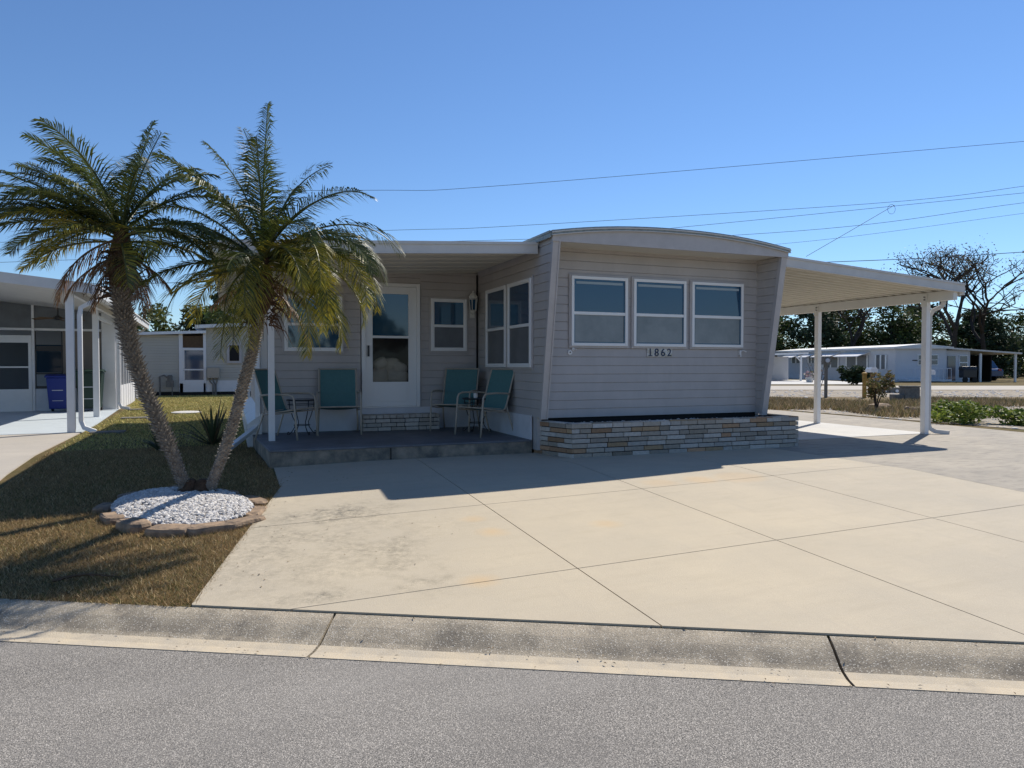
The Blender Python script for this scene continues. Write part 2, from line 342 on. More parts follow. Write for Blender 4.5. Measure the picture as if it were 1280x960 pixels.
# kerb: a mountable gutter kerb cast in lengths
prof = [(3.68, .004), (3.77, -.002), (3.845, .005), (3.885, .018), (3.94, .043), (3.99, .066), (4.045, .086), (4.095, .10)]
def kerb(name, s0, s1, n=10):
    k = MB(); 
    for i in range(n):
        a, b = s0 + (s1 - s0) * i / n, s0 + (s1 - s0) * (i + 1) / n
        for j in range(len(prof) - 1):
            k.ci = 1 if j < 2 else 0
            k.face([(*st(a, prof[j][0]), prof[j][1]), (*st(b, prof[j][0]), prof[j][1]), (*st(b, prof[j + 1][0]), prof[j + 1][1]), (*st(a, prof[j + 1][0]), prof[j + 1][1])])
    k.ci = 0
    for sx in (s0, s1): k.face([(*st(sx, p[0]), p[1]) for p in prof] + [(*st(sx, 4.095), -.1), (*st(sx, 3.68), -.1)])
    k.face([(*st(s0, 3.68), .004), (*st(s1, 3.68), .004), (*st(s1, 3.68), -.1), (*st(s0, 3.68), -.1)])
    k.face([(*st(s0, 4.095), .1), (*st(s1, 4.095), .1), (*st(s1, 4.095), -.1), (*st(s0, 4.095), -.1)])
    return structure(k.build(name, [M['kerb'], M['gutter']]))
s = -1.591 - 2.846 * 7
while s < 18:
    kerb('kerb', s + .008, s + 2.846 - .008); s += 2.846
# driveway slabs between joints
GAP = .0045
xs = [-3, 2.27, 4.05, 5.8, 7.58]; ys = [0, 4.5, 6.52, 9.34]
left = [(-.25, 4.83), (.04, 6.17), (.47, 8.1), (.47, 9.34)]
drv = [(-.25, 4.83), (.04, 6.17), (.47, 8.1), (.47, 9.335), (4.12, 9.335), (7.58, 9.335), (7.58, -1), (-.25, -1)]
drv_c = clip(drv, .4787, .878, 4.104)
for i in range(4):
    for j in range(3):
        p = drv_c
        x0, x1 = xs[i], xs[i + 1]; y0, y1 = (ys[j] if j else -3), ys[j + 1]
        p = clip(p, 1, 0, x0 + (GAP if i else -1)); p = clip(p, -1, 0, -(x1 - GAP)); p = clip(p, 0, 1, y0 + (GAP if j else -1)); p = clip(p, 0, -1, -(y1 - (GAP if j < 2 else 0)))
        if len(p) < 3: continue
        m_ = MB(); drape(m_, p, .012, .06); structure(m_.build('driveway', M['drive']))
dk = MB(); drape(dk, clip([(-.2, 4.9), (.1, 6.2), (.5, 8.1), (.5, 9.3), (7.5, 9.3), (7.5, -1), (-.2, -1)], .4787, .878, 4.13), .002, .03); structure(dk.build('driveway_base', M['dark']))
m_ = MB(); oc = clip([(7.59, -2), (7.59, 9.34), (11.95, 9.34), (12.1, 24), (14.6, 24), (14.6, 15), (12.6, 9.5), (14, 7.0), (13, 4), (12, -2)], .4787, .878, 4.112)
drape(m_, clip([(7.59, -4), (7.59, 9.335), (11.98, 9.335), (13.5, 5), (16, -4)], .4787, .878, 4.112), .010, .05); structure(m_.build('driveway_apron', M['oldconc']))
m_ = MB(); drape(m_, [(11.99, 9.2), (12.06, 24), (14.3, 24), (14.2, 12), (13.7, 8.2), (13.55, 5.2)], .008, .05); structure(m_.build('side_path', M['oldconc']))
m_ = MB(); drape(m_, [(7.95, 9.345), (11.96, 9.345), (11.96, 19), (7.95, 19)], .016, .06); structure(m_.build('carport_slab', M['palec']))

# ------------------------------------------------------------------ lawn blades (uncountable)
def in_poly(x, y, poly):
    c = False; j = len(poly) - 1
    for i in range(len(poly)):
        if (poly[i][1] > y) != (poly[j][1] > y) and x < (poly[j][0] - poly[i][0]) * (y - poly[i][1]) / (poly[j][1] - poly[i][1]) + poly[i][0]: c = not c
        j = i
    return c
lawnpoly = [(-6, 7.9), (-6, 5), (-.22, 4.84), (.07, 6.17), (.485, 8.1), (.44, 9.3), (.3, 10.3), (.2, 19), (0, 33), (-3.6, 33), (-2.85, 23), (-2.62, 15.4), (-2.4, 10.2), (-2.35, 8.2), (-2.3, 7.0)]
BED = (-.47, 7.54); BA, BB = .575, .93
def inbed(x, y, k=1.0):
    # bed is an ellipse tilted to the street
    u = (x - BED[0]) * .92 + (y - BED[1]) * .39; v_ = -(x - BED[0]) * .39 + (y - BED[1]) * .92
    return (u / (BA * k)) ** 2 + (v_ / (BB * k)) ** 2 < 1
def blades(n, x0, x1, y0, y1, poly, h0, h1, wd_, palette, name, label, cat, mind=4.085, skip=None, dens=None):
    import numpy as np
    rng = random.Random(5); V = []; Cc = []
    tries = 0
    while len(V) < n * 3 and tries < n * 6:
        tries += 1
        t_ = rng.random(); y = y0 + (y1 - y0) * (t_ ** 1.6 if dens else t_); x = rng.uniform(x0, x1)
        if dd(x, y) < mind: continue
        if poly and not in_poly(x, y, poly): continue
        if skip and skip(x, y): continue
        z = H(x, y); hh = rng.uniform(h0, h1) * (.6 + .8 * rng.random()); a = rng.uniform(0, 6.283); ln = rng.uniform(.2, 1.6) * hh; b = rng.uniform(0, 6.283)
        k = 1 + max(0, y - 8) * .12
        dx, dy = math.cos(a) * wd_ * k, math.sin(a) * wd_ * k
        V += [(x - dx, y - dy, z - .003), (x + dx, y + dy, z - .003), (x + math.cos(b) * ln, y + math.sin(b) * ln, z + hh)]
        patch = .5 + .5 * math.sin(x * 2.1 + 1.3 * math.sin(y * 1.7)) * math.cos(y * 1.3 + .9 * math.sin(x * 2.9))
        c = palette[0] if rng.random() < .35 + .5 * patch else palette[1 + int(rng.random() * (len(palette) - 1))]; q = rng.uniform(.5, 1.55)
        Cc += [c[0] * q, c[1] * q, c[2] * q, 1] * 3
    me = bpy.data.meshes.new(name); k = len(V) // 3
    me.vertices.add(len(V)); me.vertices.foreach_set('co', np.array(V, 'f').ravel())
    me.loops.add(len(V)); me.loops.foreach_set('vertex_index', np.arange(len(V), dtype='i'))
    me.polygons.add(k); me.polygons.foreach_set('loop_start', np.arange(0, len(V), 3, dtype='i'))
    me.update(calc_edges=True)
    at = me.color_attributes.new('col', 'FLOAT_COLOR', 'CORNER'); at.data.foreach_set('color', np.array(Cc, 'f'))
    me.materials.append(M['grass']); o = bpy.data.objects.new(name, me); COL.objects.link(o)
    return stuff(o, label, cat)
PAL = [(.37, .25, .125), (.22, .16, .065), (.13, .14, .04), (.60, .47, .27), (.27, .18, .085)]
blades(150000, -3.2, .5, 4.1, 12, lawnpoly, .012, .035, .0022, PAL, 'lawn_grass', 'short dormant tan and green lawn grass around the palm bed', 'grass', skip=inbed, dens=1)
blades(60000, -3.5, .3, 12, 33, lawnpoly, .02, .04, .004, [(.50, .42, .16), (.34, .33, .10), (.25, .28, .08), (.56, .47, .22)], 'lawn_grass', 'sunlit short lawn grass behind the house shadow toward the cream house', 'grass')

# ------------------------------------------------------------------ the mobile home
PITCH = .125
def lap(mb, x0f, x1f, z0, z1, plane, nrm, axis, pitch=PITCH, prot=.014):
    """lap siding. axis 'x': wall runs along x at y=plane; axis 'y': runs along y at x=plane. nrm = outward sign. x0f/x1f: functions of z"""
    z = z0
    def P(u, z_, o): return (u, plane + nrm * o, z_) if axis == 'x' else (plane + nrm * o, u, z_)
    while z < z1 - 1e-4:
        zt = min(z + pitch, z1)
        a0, a1, b0, b1 = x0f(z), x1f(z), x0f(zt), x1f(zt)
        if a1 - a0 > .002 or b1 - b0 > .002:
            mb.face([P(a0, z, prot), P(a1, z, prot), P(b1, zt - .012, prot * .55), P(b0, zt - .012, prot * .55)])
            mb.face([P(b0, zt - .012, prot * .55), P(b1, zt - .012, prot * .55), P(b1, zt, 0), P(b0, zt, 0)])
            mb.face([P(a0, z, 0), P(a1, z, 0), P(a1, z, prot), P(a0, z, prot)])
        z = zt
def const(v): return lambda z: v
HX0, HX1, HY = 4.0, 7.84, 9.2
house = empty('mobile_home', (4, 9.2, .34), 'taupe lap-sided mobile home with slanted front fins and shaded corner porch', 'mobile home')
# front room walls
m_ = MB(); lap(m_, const(4.08), const(7.83), .856, 3.33, HY, -1, 'x'); m_.box(4.09, 7.82, HY + .005, HY + .08, .857, 3.36); m_.build('front_wall', M['siding'], house)
m_ = MB(); m_.box(4.06, 7.84, HY + .02, HY + .07, .3, .856); m_.build('skirting', M['dark'], house)  # near-black box: shadow gap below the siding put into its colour
def finY(z): return 9.06 - (z - .82) * (9.06 - 8.64) / (3.33 - .82)
m_ = MB(); lap(m_, lambda z: finY(z) + .0, const(11.78), .87, 3.36, HX0, -1, 'y'); m_.box(4.005, 4.07, 9.21, 11.77, .4, 3.38)
m_.prism([(finY(.87), .87), (9.21, .87), (9.21, 3.36), (finY(3.36), 3.36)], 'x', 4.003, 4.07); m_.build('side_wall', M['siding'], house)
m_ = MB(); lap(m_, lambda z: finY(z) + .02, const(HY), .83, 3.27, 7.83, -1, 'y', prot=.012)
m_.prism([(finY(.83), .83), (9.21, .83), (9.21, 3.36), (finY(3.36), 3.36)], 'x', 7.833, 7.90); m_.box(7.84, 7.9, 9.212, 18.5, .4, 3.36); m_.build('side_wall', M['siding'], house)
for i, (a, b, z0) in enumerate(((3.975, 4.075, .85), (7.80, 7.915, .81))):
    m_ = MB(); y0, y1 = finY(z0), finY(3.30)
    m_.hexa([(a, y0 - .035, z0), (b, y0 - .035, z0), (b, y0 + .02, z0), (a, y0 + .02, z0), (a, y1 - .035, 3.30), (b, y1 - .035, 3.30), (b, y1 + .02, 3.30), (a, y1 + .02, 3.30)])
    m_.hexa([(b - .012 if i == 0 else a - .004, y0 - .05, z0), (b + .006 if i == 0 else a + .012, y0 - .05, z0), (b + .006 if i == 0 else a + .012, y0 - .03, z0), (b - .012 if i == 0 else a - .004, y0 - .03, z0),
             (b - .012 if i == 0 else a - .004, y1 - .05, 3.3), (b + .006 if i == 0 else a + .012, y1 - .05, 3.3), (b + .006 if i == 0 else a + .012, y1 - .03, 3.3), (b - .012 if i == 0 else a - .004, y1 - .03, 3.3)])
    m_.build('fin_trim', M['trimgray'], house, bevel=.004)
# front fascia under the low arched roof
def arc(x, lift=0): t = (x - 5.92) / 2.0; return 3.375 + .155 * (1 - abs(t) ** 2.2) + lift
N = 24; xa = [3.94 + (7.94 - 3.94) * i / N for i in range(N + 1)]
m_ = MB()
pts_top = [(x, arc(x) - .028) for x in xa]; lowz = lambda x: 3.252
m_.prism([(3.96, lowz(0)), (7.92, lowz(0))] + [(min(max(x, 3.96), 7.92), z) for x, z in pts_top[::-1]], 'y', 8.60, 8.635)
m_.build('front_fascia', M['trimgray'], house)
m_ = MB(); m_.box(4.07, 7.83, 8.637, 9.195, 3.275, 3.30); m_.build('soffit', M['pan'], house)
m_ = MB()
top = [(x, arc(x, .012)) for x in xa]; bot = [(x, arc(x, -.055)) for x in xa]
m_.prism(bot + top[::-1], 'y', 8.575, 8.60); rf_edge = m_.build('roof_edge', M['roofedge'], house)
m_ = MB(); m_.prism([(x, arc(x, -.022)) for x in xa] + [(x, arc(x, -.008)) for x in xa[::-1]], 'y', 8.56, 8.575); m_.prism([(x, arc(x, -.058)) for x in xa] + [(x, arc(x, -.048)) for x in xa[::-1]], 'y', 8.564, 8.575); m_.build('drip_trim', M['fascia'], house)
m_ = MB(); m_.prism([(x, arc(x, -.05)) for x in xa] + [(x, arc(x, .008)) for x in xa[::-1]], 'y', 8.602, 18.6); m_.build('roof', M['roofwhite'], house)
m_ = MB(); m_.box(3.925, 3.94, 8.6, 18.6, 3.30, 3.385); m_.box(3.915, 3.925, 8.6, 18.6, 3.36, 3.39); m_.build('roof_edge', M['roofedge'], house)
# porch walls
PY = 11.78
m_ = MB()
lap(m_, const(.42), const(1.955), .90, 3.1, PY, -1, 'x'); lap(m_, const(2.965), const(3.985), .90, 3.2, PY, -1, 'x'); lap(m_, const(1.955), const(2.965), .90 + PITCH * 16.4, 3.2, PY, -1, 'x')
m_.box(.43, 1.95, PY + .002, PY + .1, .34, 3.1); m_.box(2.97, 4.0, PY + .002, PY + .1, .34, 3.2); m_.box(1.951, 2.969, PY + .003, PY + .1, 2.95, 3.2); m_.box(1.951, 2.969, PY + .003, PY + .1, .34, .91)
m_.build('porch_wall', M['siding'], house)
m_ = MB(); m_.box(3.955, 3.984, PY - .03, PY - .016, .9, 3.17); m_.build('corner_joint', M['dark'], house)
m_ = MB(); m_.box(.43, 4.0, PY - .03, PY - .001, .54, .905); 
for zz_ in (.66, .78): m_.box(.43, 3.99, PY - .034, PY - .031, zz_, zz_ + .006)
m_.box(3.955, 3.984, 9.35, PY - .04, .54, .885); m_.build('skirting', M['skirt'], house)
m_ = MB(); lap(m_, const(PY), const(18.4), .80, 2.95, .42, -1, 'y'); m_.box(.425, .5, PY + .1, 18.4, .34, 2.96); m_.build('side_wall', M['siding'], house)
m_ = MB(); m_.prism([(.20, .34), (.415, .34), (.415, .86), (.20, .70)], 'y', 11.6, 18.4); m_.build('skirting', M['white'], house)
m_ = MB(); m_.box(.40, .50, PY - .05, PY + .02, .56, 2.93); m_.build('corner_trim', M['white'], house)
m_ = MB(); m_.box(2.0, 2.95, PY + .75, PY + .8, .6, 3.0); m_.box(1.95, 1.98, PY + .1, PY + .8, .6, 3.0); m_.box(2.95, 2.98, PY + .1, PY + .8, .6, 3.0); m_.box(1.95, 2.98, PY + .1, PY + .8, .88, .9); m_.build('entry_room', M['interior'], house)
m_ = MB(); m_.box(.5, 7.83, 18.35, 18.45, .34, 3.2); m_.build('rear_wall', M['siding'], house)
# porch roof: panel sloping down to the left
def pz(x): return 2.935 + .055 * x
m_ = MB(); m_.hexa([(-.10, 9.13, pz(-.1) + .05), (3.93, 9.13, pz(3.93) + .05), (3.93, 18.6, pz(3.93) + .05), (-.10, 18.6, pz(-.1) + .05), (-.10, 9.13, pz(-.1) + .13), (3.93, 9.13, pz(3.93) + .13), (3.93, 18.6, pz(3.93) + .13), (-.10, 18.6, pz(-.1) + .13)])
for k in range(1, 7):
    yy = 9.13 + k * .41 * 1; 
    m_.hexa([(-.08, yy, pz(-.1) + .044), (3.92, yy, pz(3.92) + .044), (3.92, yy + .014, pz(3.92) + .044), (-.08, yy + .014, pz(-.1) + .044), (-.08, yy, pz(-.1) + .051), (3.92, yy, pz(3.92) + .051), (3.92, yy + .014, pz(3.92) + .051), (-.08, yy + .014, pz(-.1) + .051)])
m_.build('porch_roof', M['pan'], house)
m_ = MB()
def slopebar(mb, x0, x1, y0, y1, zf, a, b): mb.hexa([(x0, y0, zf(x0) + a), (x1, y0, zf(x1) + a), (x1, y1, zf(x1) + a), (x0, y1, zf(x0) + a), (x0, y0, zf(x0) + b), (x1, y0, zf(x1) + b), (x1, y1, zf(x1) + b), (x0, y1, zf(x0) + b)])
slopebar(m_, -.14, 3.955, 9.08, 9.128, pz, 0.0, .12); slopebar(m_, -.14, 3.957, 9.065, 9.128, pz, .121, .16); slopebar(m_, -.14, 3.955, 9.072, 9.079, pz, .0, .012)
m_.build('porch_fascia', M['fascia'], house)
m_ = MB(); m_.prism([(-.24, 2.93), (-.10, 2.93), (-.10, 3.06), (-.25, 3.06)], 'y', 9.08, 18.6); m_.build('gutter', M['white'], house)
m_ = MB(); m_.rtube([(-.17, 18.3, 2.95), (-.12, 18.3, 2.86), (.2, 18.3, 2.72), (.36, 18.3, 2.6), (.36, 18.3, .6)], .07, .06, Vector((0, 1, 0))); m_.build('downspout', M['white'], house)
m_ = MB(); m_.rtube([(.365, PY - .12, 2.9), (.365, PY - .12, .78), (.345, PY - .14, .68), (.28, PY - .25, .62), (-.10, PY - 1.0, .40)], .075, .055, Vector((.9, -.44, 0)).normalized()); m_.build('downspout', M['white'], house)
m_ = MB(); m_.box(.462, .548, 10.50, 10.58, .54, pz(.5) + .05); m_.build('porch_post', M['white'], house, bevel=.004)
# windows -------------------------------------------------
def window(x0, x1, z0, z1, plane, axis, nrm, rail=.5, lower='screen', shade=0):
    """single-hung window proud of the siding. axis 'x' -> wall in x at y=plane"""
    def bx(mb, a, b, c, d, o0, o1):
        if axis == 'x': ys_ = sorted((plane + nrm * o0, plane + nrm * o1)); mb.box(a, b, ys_[0], ys_[1], c, d)
        else: xs_ = sorted((plane + nrm * o0, plane + nrm * o1)); mb.box(xs_[0], xs_[1], a, b, c, d)
    fw = .042; zm = z0 + (z1 - z0) * rail
    f = MB(); bx(f, x0, x0 + fw, z0, z1, 0, .045); bx(f, x1 - fw, x1, z0, z1, 0, .045); bx(f, x0 + fw, x1 - fw, z0, z0 + fw, 0, .045); bx(f, x0 + fw, x1 - fw, z1 - fw, z1, 0, .045)
    bx(f, x0 + fw, x1 - fw, zm - .022, zm + .022, 0, .038)
    fo = f.build('window', M['vinyl'], house, bevel=.003)
    # thin taupe casing round the vinyl
    c = MB(); e = .028
    bx(c, x0 - e, x0 - .001, z0 - e, z1 + e, 0, .022); bx(c, x1 + .001, x1 + e, z0 - e, z1 + e, 0, .022); bx(c, x0 - .001, x1 + .001, z1 + .001, z1 + e, 0, .022); bx(c, x0 - .001, x1 + .001, z0 - e, z0 - .001, 0, .022)
    c.build('casing', M['trimgray'], fo)
    # sash rails
    sM = MB(); a, b = x0 + fw, x1 - fw
    bx(sM, a, a + .014, zm + .022, z1 - fw, .018, .03); bx(sM, b - .014, b, zm + .022, z1 - fw, .018, .03); bx(sM, a + .014, b - .014, z1 - fw - .014, z1 - fw, .018, .03)
    bx(sM, a, a + .016, z0 + fw, zm - .022, .016, .033); bx(sM, b - .016, b, z0 + fw, zm - .022, .016, .033); bx(sM, a + .016, b - .016, z0 + fw, z0 + fw + .016, .016, .033)
    sM.build('sash', M['vinyl'], fo)
    p = MB(); bx(p, a + .012, b - .012, zm + .02, z1 - fw - .012, .016, .024); p.build('pane', M['glass'], fo)
    p = MB(); bx(p, a + .012, b - .012, z0 + fw + .012, zm - .02, .016, .022); p.build('screen', M[lower], fo)
    return fo
M['screenlit'] = mat('insect_screen_over_shade', (.26, .29, .30), .3, .5, noise=.22, scale=2.2, col2=(.18, .21, .22))  # paler screen grey for the lower sashes of the front windows
M['glassb'] = mat('window_glass_over_shade', (.015, .09, .19), .05, .5, ior=1.7, noise=.45, scale=2.4)  # mirrored sky put into the pane colour as mottled blue
for a, b in ((4.51, 5.43), (5.535, 6.455), (6.565, 7.53)):
    fo = window(a, b, 1.885, 2.885, HY - .014, 'x', -1, .47, 'screenlit')
    list(fo.children)[2].data.materials[0] = M['glassb']
    m_ = MB(); m_.box(a + .08, b - .08, HY - .0395, HY - .0385, 2.775, 2.81); m_.build('roller_shade', M['blind'], fo)
window(.76, 1.66, 1.83, 2.72, PY - .014, 'x', -1, .48, 'glass'); window(3.14, 3.77, 1.85, 2.74, PY - .014, 'x', -1, .48, 'screen')
window(10.34, 11.25, 1.575, 2.85, HX0 - .014, 'y', -1, .48, 'screen'); window(9.335, 10.24, 1.575, 2.85, HX0 - .014, 'y', -1, .48, 'screen')
window(13.4, 14.2, 1.7, 2.6, .42 - .014, 'y', -1, .5, 'glass')
# storm door
dz0, dz1 = .915, 2.94
m_ = MB(); m_.box(1.97, 2.035, PY - .05, PY + .08, dz0 - .01, dz1 + .03); m_.box(2.885, 2.95, PY - .05, PY + .08, dz0 - .01, dz1 + .03); m_.box(2.035, 2.885, PY - .05, PY + .08, dz1 - .03, dz1 + .03); m_.box(2.035, 2.885, PY - .05, PY + .08, dz0 - .012, dz0 + .01)
m_.build('door_frame', M['vinyl'], house, bevel=.004)
m_ = MB(); y0, y1 = PY - .035, PY - .008
m_.box(2.037, 2.135, y0, y1, dz0 + .012, dz1 - .032); m_.box(2.765, 2.883, y0, y1, dz0 + .012, dz1 - .032); m_.box(2.135, 2.765, y0, y1, 2.79, dz1 - .032); m_.box(2.135, 2.765, y0, y1, dz0 + .012, 1.33)
m_.box(2.135, 2.765, y0 - .006, y1, 2.055, 2.095); m_.box(2.18, 2.72, y0 - .008, y0 - .001, 1.0, 1.29)
for a, b, c, d in ((2.135, 2.15, 1.33, 2.79), (2.75, 2.765, 1.33, 2.79)): m_.box(a, b, y0 - .004, y1, c, d)
dr = m_.build('storm_door', M['vinyl'], house, bevel=.003)
m_ = MB(); m_.box(2.15, 2.75, PY - .022, PY - .018, 2.095, 2.79); m_.build('pane', M['glass'], dr)
m_ = MB(); m_.box(2.15, 2.75, PY - .02, PY - .017, 1.33, 2.055); m_.build('pane', M['clear'], dr)
m_ = MB(); m_.box(2.06, 2.09, y0 - .05, y0 - .035, 1.75, 1.93); m_.box(2.065, 2.085, y0 - .036, y0, 1.76, 1.79); m_.box(2.065, 2.085, y0 - .036, y0, 1.89, 1.92); m_.build('handle', M['black'], dr)
# house number 1862 on a tile strip
m_ = MB(); m_.box(5.785, 6.225, HY - .026, HY - .016, 1.735, 1.858)
for k in range(3): pass
numo = m_.build('number_plate', M['tile'], house)
for k, ch in enumerate('1862'):
    cu = bpy.data.curves.new('digit', 'FONT'); cu.body = ch; cu.size = .162; cu.extrude = .003; cu.offset = .0012; cu.align_x = 'CENTER'
    to = bpy.data.objects.new('tmp', cu); COL.objects.link(to); me = bpy.data.meshes.new_from_object(to.evaluated_get(bpy.context.evaluated_depsgraph_get())); bpy.data.objects.remove(to)
    cx = 5.835 + k * .112
    me.transform(Matrix.Translation((cx, HY - .029, 1.744)) @ Matrix.Rotation(R(90), 4, 'X'))
    me.transform(Matrix.Translation((-4, -9.2, -.34))); me.materials.clear(); me.materials.append(M['digit'])
    o = bpy.data.objects.new('digit', me); COL.objects.link(o); o.parent = numo
    if ch == '1':
        m_ = MB(); m_.box(cx - .03, cx + .036, HY - .031, HY - .027, 1.744, 1.756); m_.build('digit', M['digit'], numo)
# small white utility brackets on the front wall
m_ = MB(); m_.tube([(4.50, HY - .012, 1.79), (4.50, HY - .03, 1.79)], .035, 14); m_.tube([(4.55, HY - .012, 1.835), (4.55, HY - .035, 1.835)], .022, 12); m_.tube([(4.55, HY - .03, 1.835), (4.58, HY - .07, 1.83)], .009, 6); m_.build('wall_bracket', M['white'], house)
m_ = MB(); m_.tube([(4.50, HY - .0305, 1.79), (4.50, HY - .036, 1.79)], .010, 10); m_.build('wall_bracket_hole', M['black'], house)
m_ = MB(); m_.box(7.47, 7.50, HY - .05, HY - .012, 1.77, 1.84); m_.tube([(7.485, HY - .03, 1.82), (7.52, HY - .07, 1.84), (7.58, HY - .07, 1.82)], .010, 6); m_.tube([(7.485, HY - .05, 1.78), (7.49, HY - .05, 1.74)], .013, 8); m_.build('wall_bracket', M['white'], house)
# carriage lamp in the porch corner
m_ = MB(); cx, cy = 3.86, PY - .12
m_.lathe([(.03, 0), (.05, .02), (.06, .03), (.066, .045), (.03, .10), (.008, .12), (.012, .14)], (cx, cy, 2.73), 8); m_.lathe([(.015, -.03), (.03, -.015), (.045, 0)], (cx, cy, 2.55), 8)
for q in range(6):
    an = q * math.pi / 3; m_.tube([(cx + .043 * math.cos(an), cy + .043 * math.sin(an), 2.55), (cx + .06 * math.cos(an), cy + .06 * math.sin(an), 2.75)], .005, 5)
m_.tube([(cx, cy, 2.54), (cx + .01, cy + .03, 2.48), (cx + .02, cy + .105, 2.50)], .009, 6); m_.lathe([(.04, 0), (.035, .012)], (cx + .02, PY - .03, 2.5), 8); m_.box(cx - .02, cx + .05, PY - .03, PY - .014, 2.44, 2.56)
m_.v = [(cx + (a - cx) * 1.25, PY - .014 + (b - PY + .014) * 1.1, 2.62 + (c - 2.62) * 1.05) for a, b, c in m_.v]
lm = m_.build('wall_lamp', M['whitewarm'], house)
m_ = MB(); m_.lathe([(.045, 0), (.062, .17)], (cx, PY - .13, 2.56), 6); m_.build('lamp_glass', M['glass'], lm)
# pile of pillows standing on the floor behind the door glass
cush = []
for k, (x, z, rx, rz_, t) in enumerate([(2.27, 1.42, .17, .15, .2), (2.58, 1.42, .2, .14, -.1), (2.44, 1.60, .22, .13, .1), (2.30, 1.63, .13, .10, .5), (2.62, 1.56, .15, .11, -.5), (2.46, 1.22, .28, .16, 0)]):
    me = bpy.data.meshes.new('pillow'); b = bmesh.new(); bmesh.ops.create_uvsphere(b, u_segments=20, v_segments=12, radius=1)
    for v_ in b.verts:
        c = v_.co; sx = abs(c.x) ** .7 * (1 if c.x > 0 else -1); sz = abs(c.z) ** .75 * (1 if c.z > 0 else -1); wr = .05 * math.sin(7 * c.x + k * 2) * math.cos(6 * c.z + k)
        x_, z_ = sx * rx, sz * rz_; v_.co = Vector((x_ * math.cos(t) - z_ * math.sin(t), c.y * .085 * (1 + wr * 3), x_ * math.sin(t) + z_ * math.cos(t)))
    b.to_mesh(me); b.free(); me.polygons.foreach_set('use_smooth', [True] * len(me.polygons)); me.materials.append(M['cushion'])
    o = bpy.data.objects.new('pillow', me); COL.objects.link(o); o.location = (x, PY + .10 + .025 * (k % 3), z)
    tag(o, ['cream pillow at lower left behind the storm door glass', 'cream pillow at lower right behind the storm door glass', 'cream pillow topmost of the pile behind the storm door glass', 'small tilted cream pillow at upper left of the pile behind the door', 'tilted cream pillow at the right edge of the pile behind the door', 'large cream pillow at the bottom of the pile behind the door'][k], 'pillow', 'pillows piled behind the storm door')
t_ = empty('side_table', (2.45, PY + .2, .9), 'low dark bench carrying the pillow pile behind the storm door', 'bench')
m_ = MB(); m_.box(2.1, 2.83, PY + .08, PY + .45, 1.10, 1.14); m_.build('seat', M['brown'], t_)
for x in (2.12, 2.77):
    for y in (PY + .09, PY + .4): m_ = MB(); m_.box(x, x + .04, y, y + .04, .90, 1.10); m_.build('leg', M['brown'], t_)
t_.name = 'bench'

# porch slab
ps = empty('porch_slab', (.42, 9.35, .34), 'raised gray painted concrete porch slab in the shade of the porch roof', 'porch slab')
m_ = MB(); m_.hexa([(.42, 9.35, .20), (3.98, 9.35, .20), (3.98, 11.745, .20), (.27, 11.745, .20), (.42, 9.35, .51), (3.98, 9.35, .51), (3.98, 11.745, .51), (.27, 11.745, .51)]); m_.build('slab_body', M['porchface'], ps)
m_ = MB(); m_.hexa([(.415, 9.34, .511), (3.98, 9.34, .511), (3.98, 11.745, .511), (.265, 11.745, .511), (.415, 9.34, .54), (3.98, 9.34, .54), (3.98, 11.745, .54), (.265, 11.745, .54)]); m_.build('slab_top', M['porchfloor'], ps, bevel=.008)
m_ = MB(); m_.box(1.94, 1.95, 9.338, 9.349, .32, .505); m_.build('expansion_joint', M['dark'], ps)

# brick builders: real bricks over a mortar core
def bricks(mb, x0, x1, z0, z1, plane, axis, nrm, courses, length, palette, rng, depth=.03, joint=.010):
    ch = (z1 - z0) / courses
    for c in range(courses):
        u = x0 - (length * rng.choice((.3, .5, .65)) if c % 2 else length * rng.choice((0, .15)))
        while u < x1:
            l = length * rng.choice((1, 1, 1, .55, .9)); a, b = max(u, x0), min(u + l - joint, x1); u += l
            if b - a < .02: continue
            o = depth + rng.uniform(-.003, .004); za, zb = z0 + c * ch + joint / 2, z0 + (c + 1) * ch - joint / 2
            p = rng.choice(palette); q = rng.uniform(.8, 1.15); mb.cc = tuple(k * q for k in p)
            e = sorted((plane, plane + nrm * o))
            if axis == 'x': mb.box(a, b, e[0], e[1], za, zb)
            else: mb.box(e[0], e[1], a, b, za, zb)
BP = [(.46, .42, .37)] * 5 + [(.38, .33, .27)] * 4 + [(.40, .28, .17), (.36, .23, .14), (.42, .26, .16), (.27, .23, .18), (.52, .49, .45), (.34, .30, .25)]
pl = empty('brick_planter', (6.2, 8.6, .34), 'long low planter of multi-coloured roman bricks below the front windows', 'planter')
rng = random.Random(4)
m_ = MB(); m_.box(4.29, 8.12, 8.63, 8.75, .2, .80); m_.hexa([(4.285, 8.64, .2), (4.40, 8.64, .2), (4.16, 9.33, .2), (4.04, 9.33, .2), (4.285, 8.64, .799), (4.40, 8.64, .799), (4.16, 9.33, .799), (4.04, 9.33, .799)]); m_.box(8.0, 8.12, 8.751, 9.33, .2, .80); m_.build('mortar_core', M['dark'], pl)
m_ = MB(); bricks(m_, 4.25, 8.15, .34, .81, 8.63, 'x', -1, 7, .315, BP, rng); i0_ = len(m_.v); bricks(m_, 8.60, 9.34, .34, .81, 4.28, 'y', -1, 7, .315, BP, rng); m_.v[i0_:] = [(a - (b - 8.6) * .33, b, c) for a, b, c in m_.v[i0_:]]; bricks(m_, 8.60, 9.33, .34, .81, 8.12, 'y', 1, 7, .315, BP, rng)
m_.cc = (.28, .25, .21); 
x = 4.25
while x < 8.14: m_.cc = rng.choice(BP); m_.box(x, min(x + .30, 8.15), 8.60, 8.74, .806, .818); x += .31
y = 8.745
